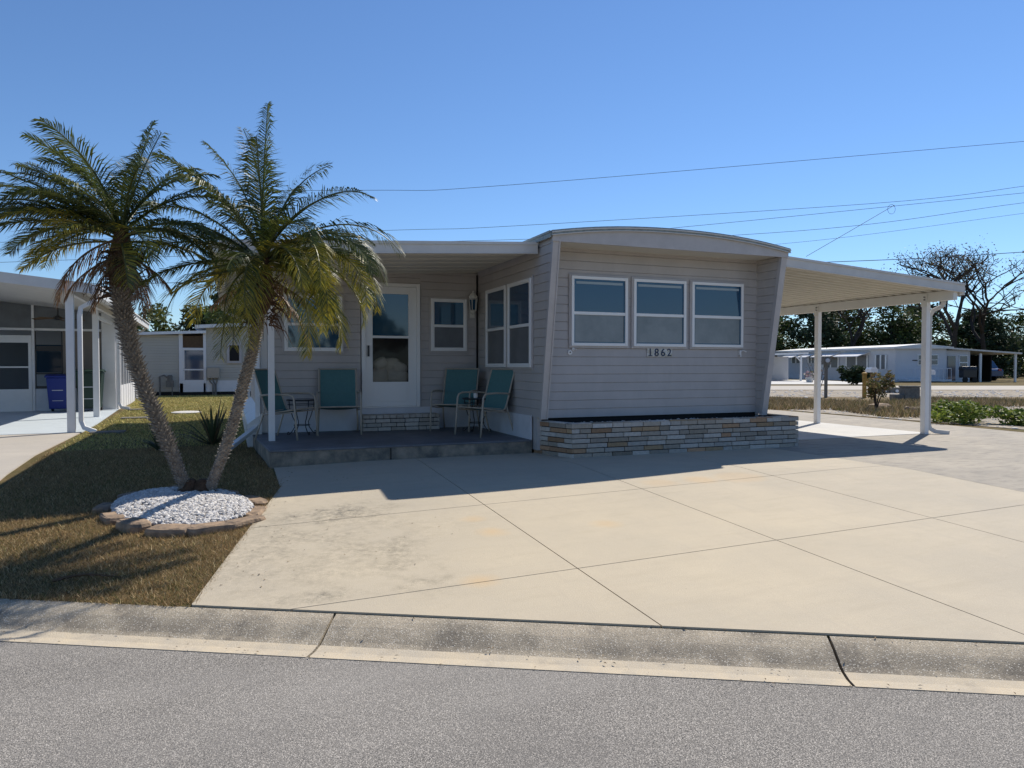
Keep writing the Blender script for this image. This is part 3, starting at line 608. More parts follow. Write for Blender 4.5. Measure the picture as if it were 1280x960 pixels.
for xx in (4.25, 8.01):
    y = 8.745; i0_ = len(m_.v)
    while y < 9.3: m_.cc = rng.choice(BP); m_.box(xx, xx + .14, y, min(y + .30, 9.33), .806, .818); y += .31
    if xx < 5: m_.v[i0_:] = [(a - (b - 8.6) * .33, b, c) for a, b, c in m_.v[i0_:]]
m_.build('brick_facing', M['brick'], pl, color=True, bevel=.004)
m_ = MB(); m_.box(4.41, 7.99, 8.755, 9.17, .5, .735); m_.build('planting_soil', M['mulch'], pl)
def rock(mb, c, r_, rng, n=1, flat=.6):
    b = bmesh.new(); bmesh.ops.create_icosphere(b, subdivisions=n, radius=1); sx, sy = rng.uniform(.7, 1.3), rng.uniform(.7, 1.2); a = rng.uniform(0, 6.28)
    vs_ = []
    for v_ in b.verts:
        k = r_ * rng.uniform(.78, 1.15); x, y, z = v_.co.x * sx * k, v_.co.y * sy * k, v_.co.z * k * flat
        vs_.append((c[0] + x * math.cos(a) - y * math.sin(a), c[1] + x * math.sin(a) + y * math.cos(a), c[2] + z))
    mb.add(vs_, [tuple(v_.index for v_ in f.verts) for f in b.faces]); b.free()
m_ = MB()
for k in range(900): rock(m_, (rng.uniform(4.42, 7.98), rng.uniform(8.76, 9.1), .75 + rng.uniform(0, .035)), rng.uniform(.015, .03), rng)
stuff(m_.build('gravel', M['pebble']), 'pale gravel filling the top of the long brick planter', 'gravel')
# brick step at the door
stp = empty('brick_step', (2.57, 11.5, .54), 'low painted brick step under the storm door', 'step')
m_ = MB(); m_.box(1.97, 3.17, 11.46, 11.742, .54, .745); m_.build('mortar_core', M['dark'], stp)
SP = [(.46, .42, .37), (.42, .38, .33), (.48, .45, .40)]
m_ = MB(); bricks(m_, 1.94, 3.20, .54, .74, 11.46, 'x', -1, 3, .24, SP, rng, .03, .010); bricks(m_, 11.43, 11.742, .54, .74, 1.97, 'y', -1, 3, .2, SP, rng, .03, .01); bricks(m_, 11.43, 11.742, .54, .74, 3.17, 'y', 1, 3, .2, SP, rng, .03, .01)
x = 1.94
while x < 3.18: m_.cc = rng.choice(SP); m_.box(x, min(x + .10, 3.2), 11.43, 11.742, .747, .80); x += .108
m_.build('brick_facing', M['brick'], stp, color=True, bevel=.004)

# ------------------------------------------------------------------ carport
cp = empty('carport', (11.75, 9.3, .34), 'cream aluminium carport roof on two white posts at the right of the home', 'carport')
def cz(x): return 3.11 - (x - 7.9) * .0635
YF, YB = 8.72, 16.5
m_ = MB(); slopebar(m_, 7.92, 11.86, YF + .02, YB, cz, .10, .15)
k = YF + .03
while k < YB - .1:   # folded ribs of the roof pans, seen from below
    slopebar(m_, 7.93, 11.84, k, k + .035, cz, .055, .099); slopebar(m_, 7.93, 11.84, k + .045, k + .055, cz, .085, .099); k += .205
m_.build('roof_pan', M['pan'], cp)
m_ = MB(); slopebar(m_, 7.92, 11.93, YF - .02, YF + .018, cz, .02, .15); slopebar(m_, 7.92, 11.935, YF - .035, YF + .018, cz, .151, .185); slopebar(m_, 7.92, 11.93, YF - .028, YF - .021, cz, .02, .035); m_.build('fascia', M['fascia'], cp)
m_ = MB(); m_.box(11.70, 11.80, YF + .02, YB, cz(11.75) - .115, cz(11.75) + .052); m_.build('beam', M['whitewarm'], cp)
m_ = MB(); m_.prism([(11.865, 2.84), (11.98, 2.84), (12.0, 2.97), (11.865, 2.97)], 'y', YF + .02, YB); m_.build('gutter', M['fascia'], cp)
for yy in (9.30, 11.86):
    m_ = MB(); m_.box(11.70, 11.80, yy - .05, yy + .05, .34, cz(11.75) - .115); po = m_.build('post', M['white'], cp, bevel=.006)
    m_ = MB()
    m_.box(11.69, 11.698, yy - .06, yy + .06, cz(11.75) - .20, cz(11.75) + .04); m_.build('bracket', M['whitewarm'], po)
    for zz_ in (2.84, 2.79):
        m_ = MB(); m_.tube([(11.66, yy - .02, zz_), (11.69, yy - .02, zz_)], .010, 6); m_.build('screw', M['black'], po)
    m_ = MB(); m_.box(11.685, 11.815, yy - .065, yy + .065, .341, .352); m_.build('base_plate', M['cblock'], po)
m_ = MB(); m_.rtube([(11.93, 9.1, 2.86), (11.93, 9.1, 2.72), (11.91, 9.13, 2.66), (11.86, 9.25, 2.60), (11.84, 9.30, 2.50), (11.84, 9.30, .55), (11.86, 9.28, .45), (11.92, 9.22, .40), (12.12, 9.10, .375)], .055, .07, Vector((.45, .89, 0)).normalized())
m_.build('downspout', M['fascia'], cp)

# ------------------------------------------------------------------ chairs and side tables on the porch
def chair():
    t = empty('patio_chair', (0, 0, 0), '', 'chair', 'teal sling chairs on the porch')
    W = .29
    # sling: front rail -> seat -> back, 8 mm thick, slightly sagging
    prof_ = [(-.24, .435), (-.18, .425), (-.08, .405), (.04, .39), (.14, .385), (.19, .41), (.22, .48), (.26, .60), (.30, .74), (.345, .88), (.385, 1.0)]
    def sl(i0, i1, name):
        m_ = MB(); P = prof_[i0:i1]; nx = 6
        for side in (0, 1):
            for i in range(len(P) - 1):
                for j in range(nx):
                    def q(i_, j_):
                        u = -W + .02 + (2 * W - .04) * j_ / nx; sag = .015 * (1 - (2 * j_ / nx - 1) ** 2); return (u, P[i_][0] + (sag if P[i_][1] > .5 else 0) + side * .004, P[i_][1] - (sag if P[i_][1] < .5 else 0) - side * .006)
                    m_.face([q(i, j), q(i, j + 1), q(i + 1, j + 1), q(i + 1, j)])
        return m_.build(name, M['teal'], t, world=False, smooth=True)
    sl(0, 6, 'seat'); sl(5, 11, 'backrest')
    for s_ in (-1, 1):
        m_ = MB(); m_.tube([(s_ * W, y, z) for y, z in prof_] + [(s_ * W, .392, 1.015)], .013, 8); m_.build('side_rail', M['tan'], t, world=False, smooth=True)
        m_ = MB(); m_.tube([(s_ * (W + .035), -.30, 0), (s_ * (W + .035), -.275, .25), (s_ * (W + .035), -.26, .45), (s_ * (W + .035), -.25, .58), (s_ * (W + .035), -.225, .625), (s_ * (W + .035), -.17, .645), (s_ * (W + .035), .0, .65), (s_ * (W + .03), .2, .64), (s_ * W, .285, .63)], .0145, 8); m_.build('front_leg', M['tan'], t, world=False, smooth=True)
        m_ = MB(); m_.tube([(s_ * (W + .02), .36, 0), (s_ * (W + .015), .30, .18), (s_ * (W + .005), .24, .36), (s_ * W, .22, .46)], .0135, 8); m_.build('rear_leg', M['tan'], t, world=False, smooth=True)
        m_ = MB(); m_.tube([(s_ * (W + .035), -.265, .42), (s_ * W, -.235, .43)], .011, 6); m_.tube([(s_ * (W + .012), .24, .36), (s_ * (W + .02), 0, .37), (s_ * (W + .035), -.265, .40)], .010, 6); m_.build('seat_support', M['tan'], t, world=False)
    for yy_, zz_ in ((-.24, .43), (.385, 1.005), (.2, .40)): m_ = MB(); m_.tube([(-W, yy_, zz_), (W, yy_, zz_)], .0115, 8); m_.build('cross_bar', M['tan'], t, world=False)
    return t
c0 = chair(); PZ = .54
c0.location = (.76, 10.86, PZ); c0.rotation_euler = (0, 0, R(58)); c0['label'] = 'teal sling chair behind the left porch post, facing right'
dup(c0, (1.53, 11.27, PZ), R(-6), 'teal sling chair facing forward between the left round table and the door')
dup(c0, (3.40, 11.20, PZ), R(-35), 'teal sling chair in the porch corner under the carriage lamp')
dup(c0, (3.55, 10.22, PZ), R(-72), 'teal sling chair nearest the side wall windows, facing left')
def table():
    t = empty('side_table', (0, 0, 0), '', 'side table', 'small round metal tables between the chairs')
    m_ = MB(); m_.lathe([(.21, 0), (.215, .006), (.21, .012)], (0, 0, .53), 28); m_.build('tabletop', M['glass'], t, world=False)
    m_ = MB(); pts = [(.22 * math.cos(a * math.pi / 12), .22 * math.sin(a * math.pi / 12), .535) for a in range(25)]; m_.tube(pts, .011, 8); m_.tube([(x * .95, y * .95, z - .07) for x, y, z in pts], .005, 6); m_.build('rim', M['black'], t, world=False)
    for q in range(4):
        a = q * math.pi / 2 + .4; c, s_ = math.cos(a), math.sin(a)
        path = [(.21, .53), (.20, .42), (.15, .28), (.11, .20), (.12, .12), (.17, .05), (.215, .012), (.235, .02), (.24, .045), (.222, .055), (.21, .042)]
        m_ = MB(); m_.tube([(r_ * c, r_ * s_, z) for r_, z in path], .0075, 6); m_.build('leg', M['black'], t, world=False, smooth=True)
    m_ = MB(); m_.tube([(.12 * math.cos(a * math.pi / 8), .12 * math.sin(a * math.pi / 8), .15) for a in range(17)], .006, 6); m_.build('ring_brace', M['black'], t, world=False)
    return t
t0 = table(); t0.location = (.98, 11.30, PZ); t0['label'] = 'small round black metal table between the two left chairs'
dup(t0, (3.62, 10.75, PZ), .5, 'small round black metal table between the two right chairs by the corner')
m_ = MB(); m_.lathe([(.03, 0), (.036, .02), (.036, .07), (.032, .08)], (3.58, 10.68, PZ + .545), 14); tag(m_.build('cup', M['white'], None, smooth=True), 'small white cup on the table in the porch corner', 'cup')

# ------------------------------------------------------------------ pebble bed with two palms
rng = random.Random(9)
def bedpt(u, v_): return (BED[0] + u * .92 - v_ * .39, BED[1] + u * .39 + v_ * .92)
def bh(x, y):
    u = (x - BED[0]) * .92 + (y - BED[1]) * .39; v_ = -(x - BED[0]) * .39 + (y - BED[1]) * .92; q = (u / BA) ** 2 + (v_ / BB) ** 2
    return H(x, y) + .075 * max(0, 1 - q) ** .6
m_ = MB(); n1, n2 = 8, 40
for i in range(n1):
    for j in range(n2):
        P = []
        for (a, b) in ((i, j), (i + 1, j), (i + 1, j + 1), (i, j + 1)):
            k = a / n1 * 1.0; t = 2 * math.pi * b / n2; x, y = bedpt(BA * k * math.cos(t), BB * k * math.sin(t)); P.append((x, y, bh(x, y) + .012 - (.05 if a == n1 else 0)))
        m_.face(P)
structure(m_.build('bed_mound', M['mulch'], smooth=True))
m_ = MB()
for k in range(4200):
    t = rng.uniform(0, 6.283); q = math.sqrt(rng.random()) * .97; x, y = bedpt(BA * q * math.cos(t), BB * q * math.sin(t))
    if (x + .46) ** 2 + (y - 8.0) ** 2 < .016 or (x + .25) ** 2 + (y - 7.95) ** 2 < .016 or (x + .36) ** 2 + ((y - 8.06) * .8) ** 2 < .028 * (.7 + .6 * rng.random()): continue
    rock(m_, (x, y, bh(x, y) + .014 + rng.uniform(0, .014)), rng.uniform(.011, .030), rng, 1, .75)
stuff(m_.build('white_pebbles', M['pebble']), 'mound of white pebbles around the feet of the two palms', 'pebbles')
SL = ['reddish edging stone at the street side of the pebble bed', 'flat tan edging stone', 'x']
stones = [(-100, .30, .13, .09), (-70, .25, .12, .08), (-128, .24, .15, .10), (-152, .20, .14, .10), (-40, .28, .12, .05), (-8, .32, .12, .045), (22, .26, .10, .04), (58, .24, .10, .05), (178, .22, .12, .07), (150, .20, .12, .06), (100, .22, .1, .05)]
lab = ['long reddish edging stone at the middle of the front rim of the pebble bed', 'reddish brown edging stone just right of the long front one of the bed', 'blocky dark brown edging stone left of the long front one on the bed rim', 'rounded dark edging stone at the lower left corner of the pebble bed',
       'thin tan slab stone at the front right rim of the pebble bed', 'longest thin tan slab stone on the right rim of the pebble bed by the driveway', 'short thin tan stone at the back right rim of the pebble bed', 'low brown stone behind the right palm on the rear rim of the bed', 'pale brown edging stone at the left end of the pebble bed', 'small brown stone at the back left rim of the pebble bed', 'low brown stone on the rear rim behind the left palm']
for (deg, L_, W_, h_), lb in zip(stones, lab):
    t = R(deg + rng.uniform(-4, 4)); kq = rng.uniform(1.02, 1.10); x, y = bedpt(BA * kq * math.cos(t), BB * kq * math.sin(t)); tx, ty = -BA * math.sin(t), BB * math.cos(t); tx, ty = tx * .92 - ty * .39, tx * .39 + ty * .92; a = math.atan2(ty, tx) + rng.uniform(-.22, .22)
    h_ *= rng.uniform(.55, .85); m_ = MB(); ns = 12; ring = []
    for q in range(ns):
        an = 2 * math.pi * q / ns; kx = abs(math.cos(an)) ** .5 * (1 if math.cos(an) > 0 else -1); ky = abs(math.sin(an)) ** .5 * (1 if math.sin(an) > 0 else -1)
        ring.append((kx * L_ * .80 * rng.uniform(.88, 1.08), ky * W_ * .75 * rng.uniform(.85, 1.1)))
    z0 = H(x, y)
    def rp(r_, k, z): return [(x + (u * math.cos(a) - v_ * math.sin(a)) * k, y + (u * math.sin(a) + v_ * math.cos(a)) * k, z + rng.uniform(-.006, .006)) for u, v_ in r_]
    lv = [rp(ring, 1.0, z0 - .02), rp(ring, 1.04, z0 + h_ * .5), rp(ring, .97, z0 + h_ * .9), rp(ring, .80, z0 + h_ * 1.05)]
    vs_ = sum(lv, []); fs = []
    for l in range(3):
        for q in range(ns): fs.append((l * ns + q, l * ns + (q + 1) % ns, (l + 1) * ns + (q + 1) % ns, (l + 1) * ns + q))
    fs.append(tuple(3 * ns + q for q in range(ns))); m_.add(vs_, fs)
    tag(m_.build('edging_stone', M['stone'], None), lb, 'stone', 'edging stones round the pebble bed')

def bez(pts, n):
    """Catmull-Rom through points"""
    P = [Vector(p) for p in pts]; P = [P[0] * 2 - P[1]] + P + [P[-1] * 2 - P[-2]]; out = []
    m = len(P) - 3
    for i in range(n + 1):
        u = i / n * m; k = min(int(u), m - 1); t = u - k; a, b, c, d = P[k:k + 4]
        out.append(.5 * ((2 * b) + (c - a) * t + (2 * a - 5 * b + 4 * c - d) * t * t + (3 * b - a - 3 * c + d) * t ** 3))
    return out
GRN = [(.06, .085, .018), (.085, .105, .025), (.045, .065, .018), (.12, .13, .03)]
YEL = [(.42, .33, .035), (.30, .26, .035), (.22, .21, .03)]
BRN = [(.24, .13, .07), (.17, .10, .06), (.30, .20, .12)]
camr = Vector((math.cos(-YAW), math.sin(-YAW), 0)); camf = Vector((math.sin(YAW), math.cos(YAW), 0))
def frond(parent, name, base, az_, el, L, droop, kind, rng, side=0, wind=0, leaf=.30):
    """one feathery frond: rachis arching from base; az_ in degrees in the picture sense (0 = to the right, 90 = away)"""
    m_ = MB(); n = 22; a = R(az_)
    hd = camr * math.cos(a) + camf * math.sin(a); e = R(el); p = Vector(base); path = [p.copy()]; ds = L / n
    turn = rng.uniform(-.7, .7) + side; lag = rng.uniform(.75, 1.5); tw = rng.uniform(-.5, .5)
    for i in range(n):
        t = i / n; d = (hd * math.cos(e) + Vector((0, 0, 1)) * math.sin(e)); p = p + d * ds; path.append(p.copy())
        e -= R(droop) * ds * (.45 + 1.3 * t); hd = (Matrix.Rotation(turn * ds * 1.2, 3, 'Z') @ hd); hd = (hd + camr * wind * ds * -.4).normalized()
        e = max(e, R(-100))
    m_.cc = {'g': (.12, .14, .045), 'y': (.30, .27, .07), 'b': (.26, .17, .10), 'm': (.14, .14, .045)}[kind]
    m_.tube(path, [.011 * (1 - .85 * i / n) + .0015 for i in range(n + 1)], 5)
    nl = int(L * 62); start = .12
    for i in range(nl):
        t = start + (1 - start) * i / nl; u = t * n; k = min(int(u), n - 1); c = path[k].lerp(path[k + 1], u - k); d = (path[k + 1] - path[k]).normalized()
        sd = d.cross(Vector((0, 0, 1)))
        if sd.length < .05: sd = camr.copy()
        sd.normalize(); up = sd.cross(d).normalized()
        ll = leaf * (math.sin(math.pi * min(1, (t * .86 + .14))) ** .55 * .9 + .1) * rng.uniform(.85, 1.1)
        if t < .25: ll *= .5 + 2 * (t - .14)
        for s_ in (-1, 1):
            if rng.random() < .03: continue
            fw = .55 + .9 * t + rng.uniform(-.22, .22)
            dr = (sd * s_ + d * fw + up * (.32 + s_ * tw * (.3 + t) + rng.uniform(-.14, .14) + .12 * math.sin(i * .37 + az_)) - camr * .10).normalized()
            if kind == 'b': dr = (dr + Vector((0, 0, -.6)) + Vector((rng.uniform(-.25, .25), rng.uniform(-.25, .25), 0))).normalized()
            w_ = .0048 + .002 * rng.random(); wv = (d * .8 + up * .3 * s_).normalized() * w_
            g_ = rng.uniform(.35, .8) * lag if kind in 'gm' else .6
            p0 = c; p1 = c + dr * ll * .5 + Vector((0, 0, -1)) * g_ * .12 * ll; p2 = p1 + (dr * .8 + Vector((0, 0, -1)) * g_).normalized() * ll * .5
            if kind == 'g': col = rng.choice(GRN)
            elif kind == 'm': col = rng.choice(YEL) if rng.random() < .30 + .5 * t else rng.choice(GRN)
            elif kind == 'y': col = rng.choice(YEL) if rng.random() < .8 else rng.choice(GRN)
            else: col = rng.choice(BRN)
            q = rng.uniform(.8, 1.2); m_.cc = tuple(x * q for x in col)
            i0 = len(m_.v); m_.v += [tuple(p0 - wv * .6), tuple(p0 + wv * .6), tuple(p1 + wv), tuple(p1 - wv), tuple(p2)]
            m_.f += [(i0, i0 + 1, i0 + 2, i0 + 3), (i0 + 3, i0 + 2, i0 + 4)]; m_.c += [m_.cc] * 2; m_.mi += [0, 0]
    return m_.build(name, M['frond'], parent, color=True)
def palm(label, pts, rad, crown, specs, seed, nrand, skirt):
    scar = 1.5 if seed == 3 else .65
    rng = random.Random(seed); base = Vector(pts[0]); t = empty('palm_tree', base, label, 'palm tree', 'palms in the pebble bed')
    path = bez(pts, 60); m_ = MB(); n = len(path)
    def rr(f):
        for (a, ra), (b, rb) in zip(rad[:-1], rad[1:]):
            if f <= b: return ra + (rb - ra) * (f - a) / (b - a)
        return rad[-1][1]
    m_.tube(path, [rr(i / (n - 1)) for i in range(n)], 16); tr = m_.build('trunk', M['bark'], t, smooth=True)
    m_ = MB(); b0_ = path[0]; m_.lathe([(.13, .0), (.12, .08), (.095, .13), (.07, .19), (.05, .21)], (b0_.x, b0_.y, b0_.z + .02), 16); m_.build('root_flare', M['fiber'], tr)
    # old leaf bases in spirals: surface texture of the trunk
    m_ = MB(); k = 0; total = (n - 1)
    nst = int(sum((path[i + 1] - path[i]).length for i in range(n - 1)) * 330)
    for k in range(nst):
        f = k / nst; u = f * total; i = min(int(u), total - 1); c = path[i].lerp(path[i + 1], u - i); d = (path[i + 1] - path[i]).normalized(); r_ = rr(f)
        an = k * 2.39996; a = d.orthogonal().normalized(); b = d.cross(a); o = (a * math.cos(an) + b * math.sin(an)); tn = d.cross(o).normalized()
        ln = rng.uniform(.016, .030) * (1.3 if f > .2 else .7) * scar; wd_ = rng.uniform(.007, .012)
        tip = c + o * (r_ + ln) + d * ln * .9; b0 = c + o * (r_ - .008); q = rng.uniform(.6, 1.3)
        m_.add([b0 - tn * wd_ - d * .008, b0 + tn * wd_ - d * .008, b0 + tn * wd_ * .8 + d * .018, b0 - tn * wd_ * .8 + d * .018, tip - tn * .003, tip + tn * .003], [(0, 1, 5, 4), (1, 2, 5), (2, 3, 4, 5), (3, 0, 4)])
    m_.build('leaf_scars', M['stub'], tr)
    m_ = MB(); 
    cpt = Vector(crown); d = (path[-1] - path[-2]).normalized()
    m_.tube([path[-8], path[-4], path[-1], cpt + d * .05], [rr(.9) + .015, rr(.95) + .05, rr(1) + .05, .05], 14)
    for k in range(150):
        an = rng.uniform(0, 6.28); h_ = rng.uniform(-.32, .12); o = Vector((math.cos(an), math.sin(an), 0)); p0 = path[-1] + Vector((0, 0, h_)) + o * (rr(1) + .03)
        ln = rng.uniform(.08, .24); p1 = p0 + o * ln * .5 + Vector((0, 0, rng.uniform(-.2, .25))) * ln * 2; p2 = p1 + o * ln * .35 + Vector((0, 0, -ln * .7))
        m_.tube([p0, p1, p2], [.008, .005, .001], 4)
    m_.build('crown_fibre', M['fiber'], t)
    for sp in specs:
        az_, el, L, dr_, kind = sp[:5]; frond(t, 'frond', cpt + Vector((rng.uniform(-.03, .03), rng.uniform(-.03, .03), rng.uniform(-.03, .06))), az_, el, L, dr_, kind, rng, *(sp[5:]))
    for k in range(nrand):
        f = k / nrand; az_ = (k * 137.5 + seed * 40) % 360; el = 72 - 78 * f + rng.uniform(-8, 8); L = rng.uniform(.9, 1.2) * (1 - .1 * f)
        frond(t, 'frond', cpt + Vector((0, 0, .06 - .16 * f)), az_, el, L, rng.uniform(38, 62), 'g' if f < .75 or rng.random() < .3 else 'm', rng)
    for k in range(skirt):
        az_ = k * 137.5 + 60; frond(t, 'dead_frond', cpt + Vector((0, 0, -.18)), az_, rng.uniform(-50, -10), rng.uniform(.45, .75), 70, 'b', rng, leaf=.17)
    return t
P1 = [(-.425, 8.0, .20), (-.56, 7.95, .66), (-.71, 7.85, 1.1), (-.86, 7.72, 1.58), (-.93, 7.60, 1.96), (-.96, 7.50, 2.25), (-.94, 7.42, 2.55)]
P2 = [(-.29, 7.95, .20), (-.15, 7.85, .55), (0.0, 7.70, 1.01), (.10, 7.52, 1.42), (.18, 7.37, 1.73), (.23, 7.20, 2.03), (.27, 7.08, 2.30)]
S1 = [(178, 66, 1.25, 20, 'g'), (170, 58, 1.35, 28, 'g'), (183, 50, 1.45, 28, 'g'), (188, 40, 1.4, 32, 'g'), (176, 30, 1.4, 38, 'g'), (192, 20, 1.4, 40, 'g'), (180, 12, 1.4, 36, 'g'), (172, 4, 1.35, 34, 'm'), (186, -2, 1.3, 34, 'm'), (25, 80, 1.15, 8, 'g'), (10, 74, 1.0, 30, 'g'), (200, 60, 1.3, 34, 'g'), (160, 48, 1.35, 38, 'g'), (215, 22, 1.2, 60, 'm'), (184, -15, 1.1, 80, 'b'), (250, 0, .9, 80, 'm'), (160, 34, 1.35, 42, 'g'), (205, 32, 1.35, 42, 'g'), (2, 42, 1.1, 62, 'g'), (350, 20, 1.1, 60, 'g'), (12, 58, 1.1, 55, 'g'), (340, 5, 1.0, 60, 'g'), (198, 46, 1.35, 30, 'g'), (165, 14, 1.3, 44, 'g'), (196, 6, 1.3, 40, 'g'), (184, 24, 1.45, 36, 'g'), (20, 10, 1.0, 60, 'm'), (300, 0, .9, 80, 'm'), (230, 30, 1.1, 60, 'g')]
S2 = [(60, 88, 1.45, 6, 'g'), (120, 84, 1.3, 14, 'g'), (150, 76, 1.3, 26, 'g'), (20, 78, 1.15, 45, 'g'), (178, 64, 1.3, 40, 'g'), (165, 52, 1.35, 44, 'g'), (182, 38, 1.35, 42, 'g'), (195, 20, 1.3, 42, 'g'), (172, 8, 1.25, 45, 'g'), (2, 56, 1.4, 62, 'g'), (352, 44, 1.45, 66, 'g'), (8, 30, 1.4, 70, 'g'), (345, 18, 1.35, 80, 'm'), (355, 6, 1.25, 80, 'm'), (335, 0, 1.25, 80, 'y'), (322, 12, 1.25, 90, 'm'), (300, 22, 1.1, 95, 'm'), (262, -8, 1.0, 80, 'm'), (238, -25, .95, 70, 'm'), (205, -5, 1.1, 65, 'm'), (172, -4, 1.1, 60, 'y'), (340, 34, 1.4, 76, 'g'), (20, 38, 1.3, 66, 'g'), (312, 42, 1.2, 85, 'g'), (330, 24, 1.3, 85, 'y'), (350, -10, 1.05, 75, 'y'), (10, 14, 1.25, 80, 'm'), (190, 50, 1.3, 48, 'g'), (262, -28, 1.1, 55, 'm'), (285, -12, 1.2, 80, 'y'), (322, -8, 1.3, 85, 'y'), (340, -14, 1.25, 70, 'm'), (236, -38, 1.1, 45, 'm'), (358, 22, 1.4, 78, 'y')]
palm('left palm with a spiky dark trunk leaning left above white pebbles', P1, [(0, .066), (.06, .052), (.5, .056), (.8, .064), (1, .075)], (-.93, 7.36, 2.80), [(a[0], a[1], a[2] * (.84 if 160 < a[0] < 210 else .95)) + a[3:] for a in S1], 3, 18, 9)
palm('right palm leaning right toward the porch with yellowing lower fronds', P2, [(0, .066), (.1, .052), (.5, .048), (.8, .046), (1, .056)], (.28, 6.98, 2.56), S2, 7, 18, 5)
# spiky plants beside the house wall
def spiky(x, y, n, h_, label, seed):
    rng = random.Random(seed); m_ = MB(); z = H(x, y)
    for k in range(n):
        a = rng.uniform(0, 6.28); e = rng.uniform(.3, 1.45); L = h_ * rng.uniform(.7, 1.1); o = Vector((math.cos(a), math.sin(a), 0)); tn = Vector((-math.sin(a), math.cos(a), 0)) * .017
        d = o * math.cos(e) + Vector((0, 0, math.sin(e))); p0 = Vector((x, y, z)) + o * .02; p1 = p0 + d * L * .55; p2 = p1 + (d + Vector((0, 0, -.25))).normalized() * L * .45
        m_.cc = rng.choice([(.05, .07, .03), (.07, .09, .04), (.14, .11, .06)]); i0 = len(m_.v); m_.v += [tuple(p0 - tn * .8), tuple(p0 + tn * .8), tuple(p1 + tn), tuple(p1 - tn), tuple(p2)]; m_.f += [(i0, i0 + 1, i0 + 2, i0 + 3), (i0 + 3, i0 + 2, i0 + 4)]; m_.c += [m_.cc] * 2; m_.mi += [0, 0]
    tag(m_.build('spiky_plant', M['leaf'], None, color=True), label, 'plant')
spiky(-.30, 12.2, 60, .75, 'spiky dark plant beside the left house wall, seen left of the right palm trunk', 1)
spiky(-1.0, 11.6, 34, .45, 'smaller spiky dark plant on the shaded lawn between the palm trunks', 2)

# ------------------------------------------------------------------ neighbour house on the left
NA = R(2.0)
NO = Vector((-2.80, 15.28, .34))
nb = empty('neighbour_house', NO, 'white and gray neighbour house with screened porch and carport at the left edge', 'house', None, NA)
def B(name, m, mb, parent=nb, **k): return mb.build(name, m, parent, world=False, **k)
def nz(u): return 2.60 - (u - .39) * .105        # roof underside height above grade
NV = 7.6
m_ = MB(); slopebar(m_, -6.5, .36, -.27, 13.3, nz, .06, .16); B('roof', M['fascia'], m_)
m_ = MB(); slopebar(m_, -6.5, .40, -.31, -.272, nz, -.02, .165); B('fascia', M['fascia'], m_)
m_ = MB(); m_.prism([(.362, 2.57), (.47, 2.57), (.49, 2.72), (.362, 2.72)], 'y', -.31, 13.3); m_.prism([(.47, 2.722), (.52, 2.722), (.52, 2.75), (.362, 2.75)], 'y', -.31, 13.3); B('gutter', M['white'], m_)
for (u, v_) in ((0, 0), (-.12, 4.4)):
    m_ = MB(); m_.box(u - .065, u + .065, v_ - .05, v_ + .05, 0, nz(u) + .058); B('post', M['white'], m_, bevel=.004)
m_ = MB(); m_.box(-.02, .06, .1, 7.5, nz(0) - .06, nz(0) + .06); m_.box(-.14, -.06, 4.46, 7.5, 2.4, 2.48); B('beam', M['white'], m_)
m_ = MB(); m_.rtube([(.40, .15, 2.60), (.40, .12, 2.5), (.30, .05, 2.42), (.17, .05, 2.34), (.15, .05, 2.2), (.15, .05, .22), (.2, .0, .1), (.42, -.2, .03)], .09, .075, Vector((0, 1, 0))); B('downspout', M['white'], m_)
m_ = MB(); m_.rtube([(.40, 7.3, 2.60), (.30, 7.3, 2.5), (.12, 7.3, 2.4), (.08, 7.3, 2.3), (.08, 7.3, .22), (.14, 7.2, .1), (.36, 7.1, .06)], .09, .075, Vector((0, 1, 0))); B('downspout', M['white'], m_)
m_ = MB(); m_.rtube([(.40, 13.1, 2.60), (.30, 13.1, 2.5), (.1, 13.1, 2.42), (.08, 13.1, 2.3), (.08, 13.1, .1)], .09, .075, Vector((0, 1, 0))); B('downspout', M['white'], m_)
# front screened wall at v = NV
W_ = M['white']; T = -6.4
m_ = MB(); m_.box(T, -1.72, NV, NV + .06, 0, .62); m_.box(-1.72, -1.36, NV, NV + .06, 0, .62); m_.box(-1.36, -.02, NV, NV + .06, 0, .62); B('lower_panel', M['skirt'], m_)
m_ = MB()
for u in (-1.94, -1.40 - .43, -.30): pass
for u0, u1 in ((-2.02, -1.96), (-.36, -.03), (-3.05, -2.99)): m_.box(u0, u1, NV - .02, NV + .08, 0, nz(u0) + .055)
m_.box(T, -.37, NV - .01, NV + .07, 2.22, 2.28); m_.box(-2.95, -2.03, NV - .02, NV + .07, 2.02, 2.08)
B('porch_frame', W_, m_)
m_ = MB(); m_.prism([(-6.4, 2.285), (-.02, 2.285), (-.02, nz(-.02) + .055), (-6.4, nz(-6.4) + .055)], 'y', NV + .02, NV + .025); B('upper_screen', M['screen'], m_)
m_ = MB(); m_.box(-1.30, -.38, NV + .02, NV + .05, .63, 2.215); B('inner_wall', M['interior'], m_)
m_ = MB(); m_.box(-2.96, -2.88, NV - .03, NV + .03, .02, 2.02); m_.box(-2.10, -2.025, NV - .03, NV + .03, .02, 2.02); m_.box(-2.88, -2.10, NV - .03, NV + .03, .02, .62); m_.box(-2.88, -2.10, NV - .03, NV + .03, 1.88, 2.02); m_.box(-2.88, -2.10, NV - .02, NV + .03, 1.2, 1.24); nd = B('screen_door', W_, m_)
m_ = MB(); m_.box(-2.88, -2.10, NV - .005, NV + .005, .62, 1.88); B('door_screen', M['mesh'], m_, nd)
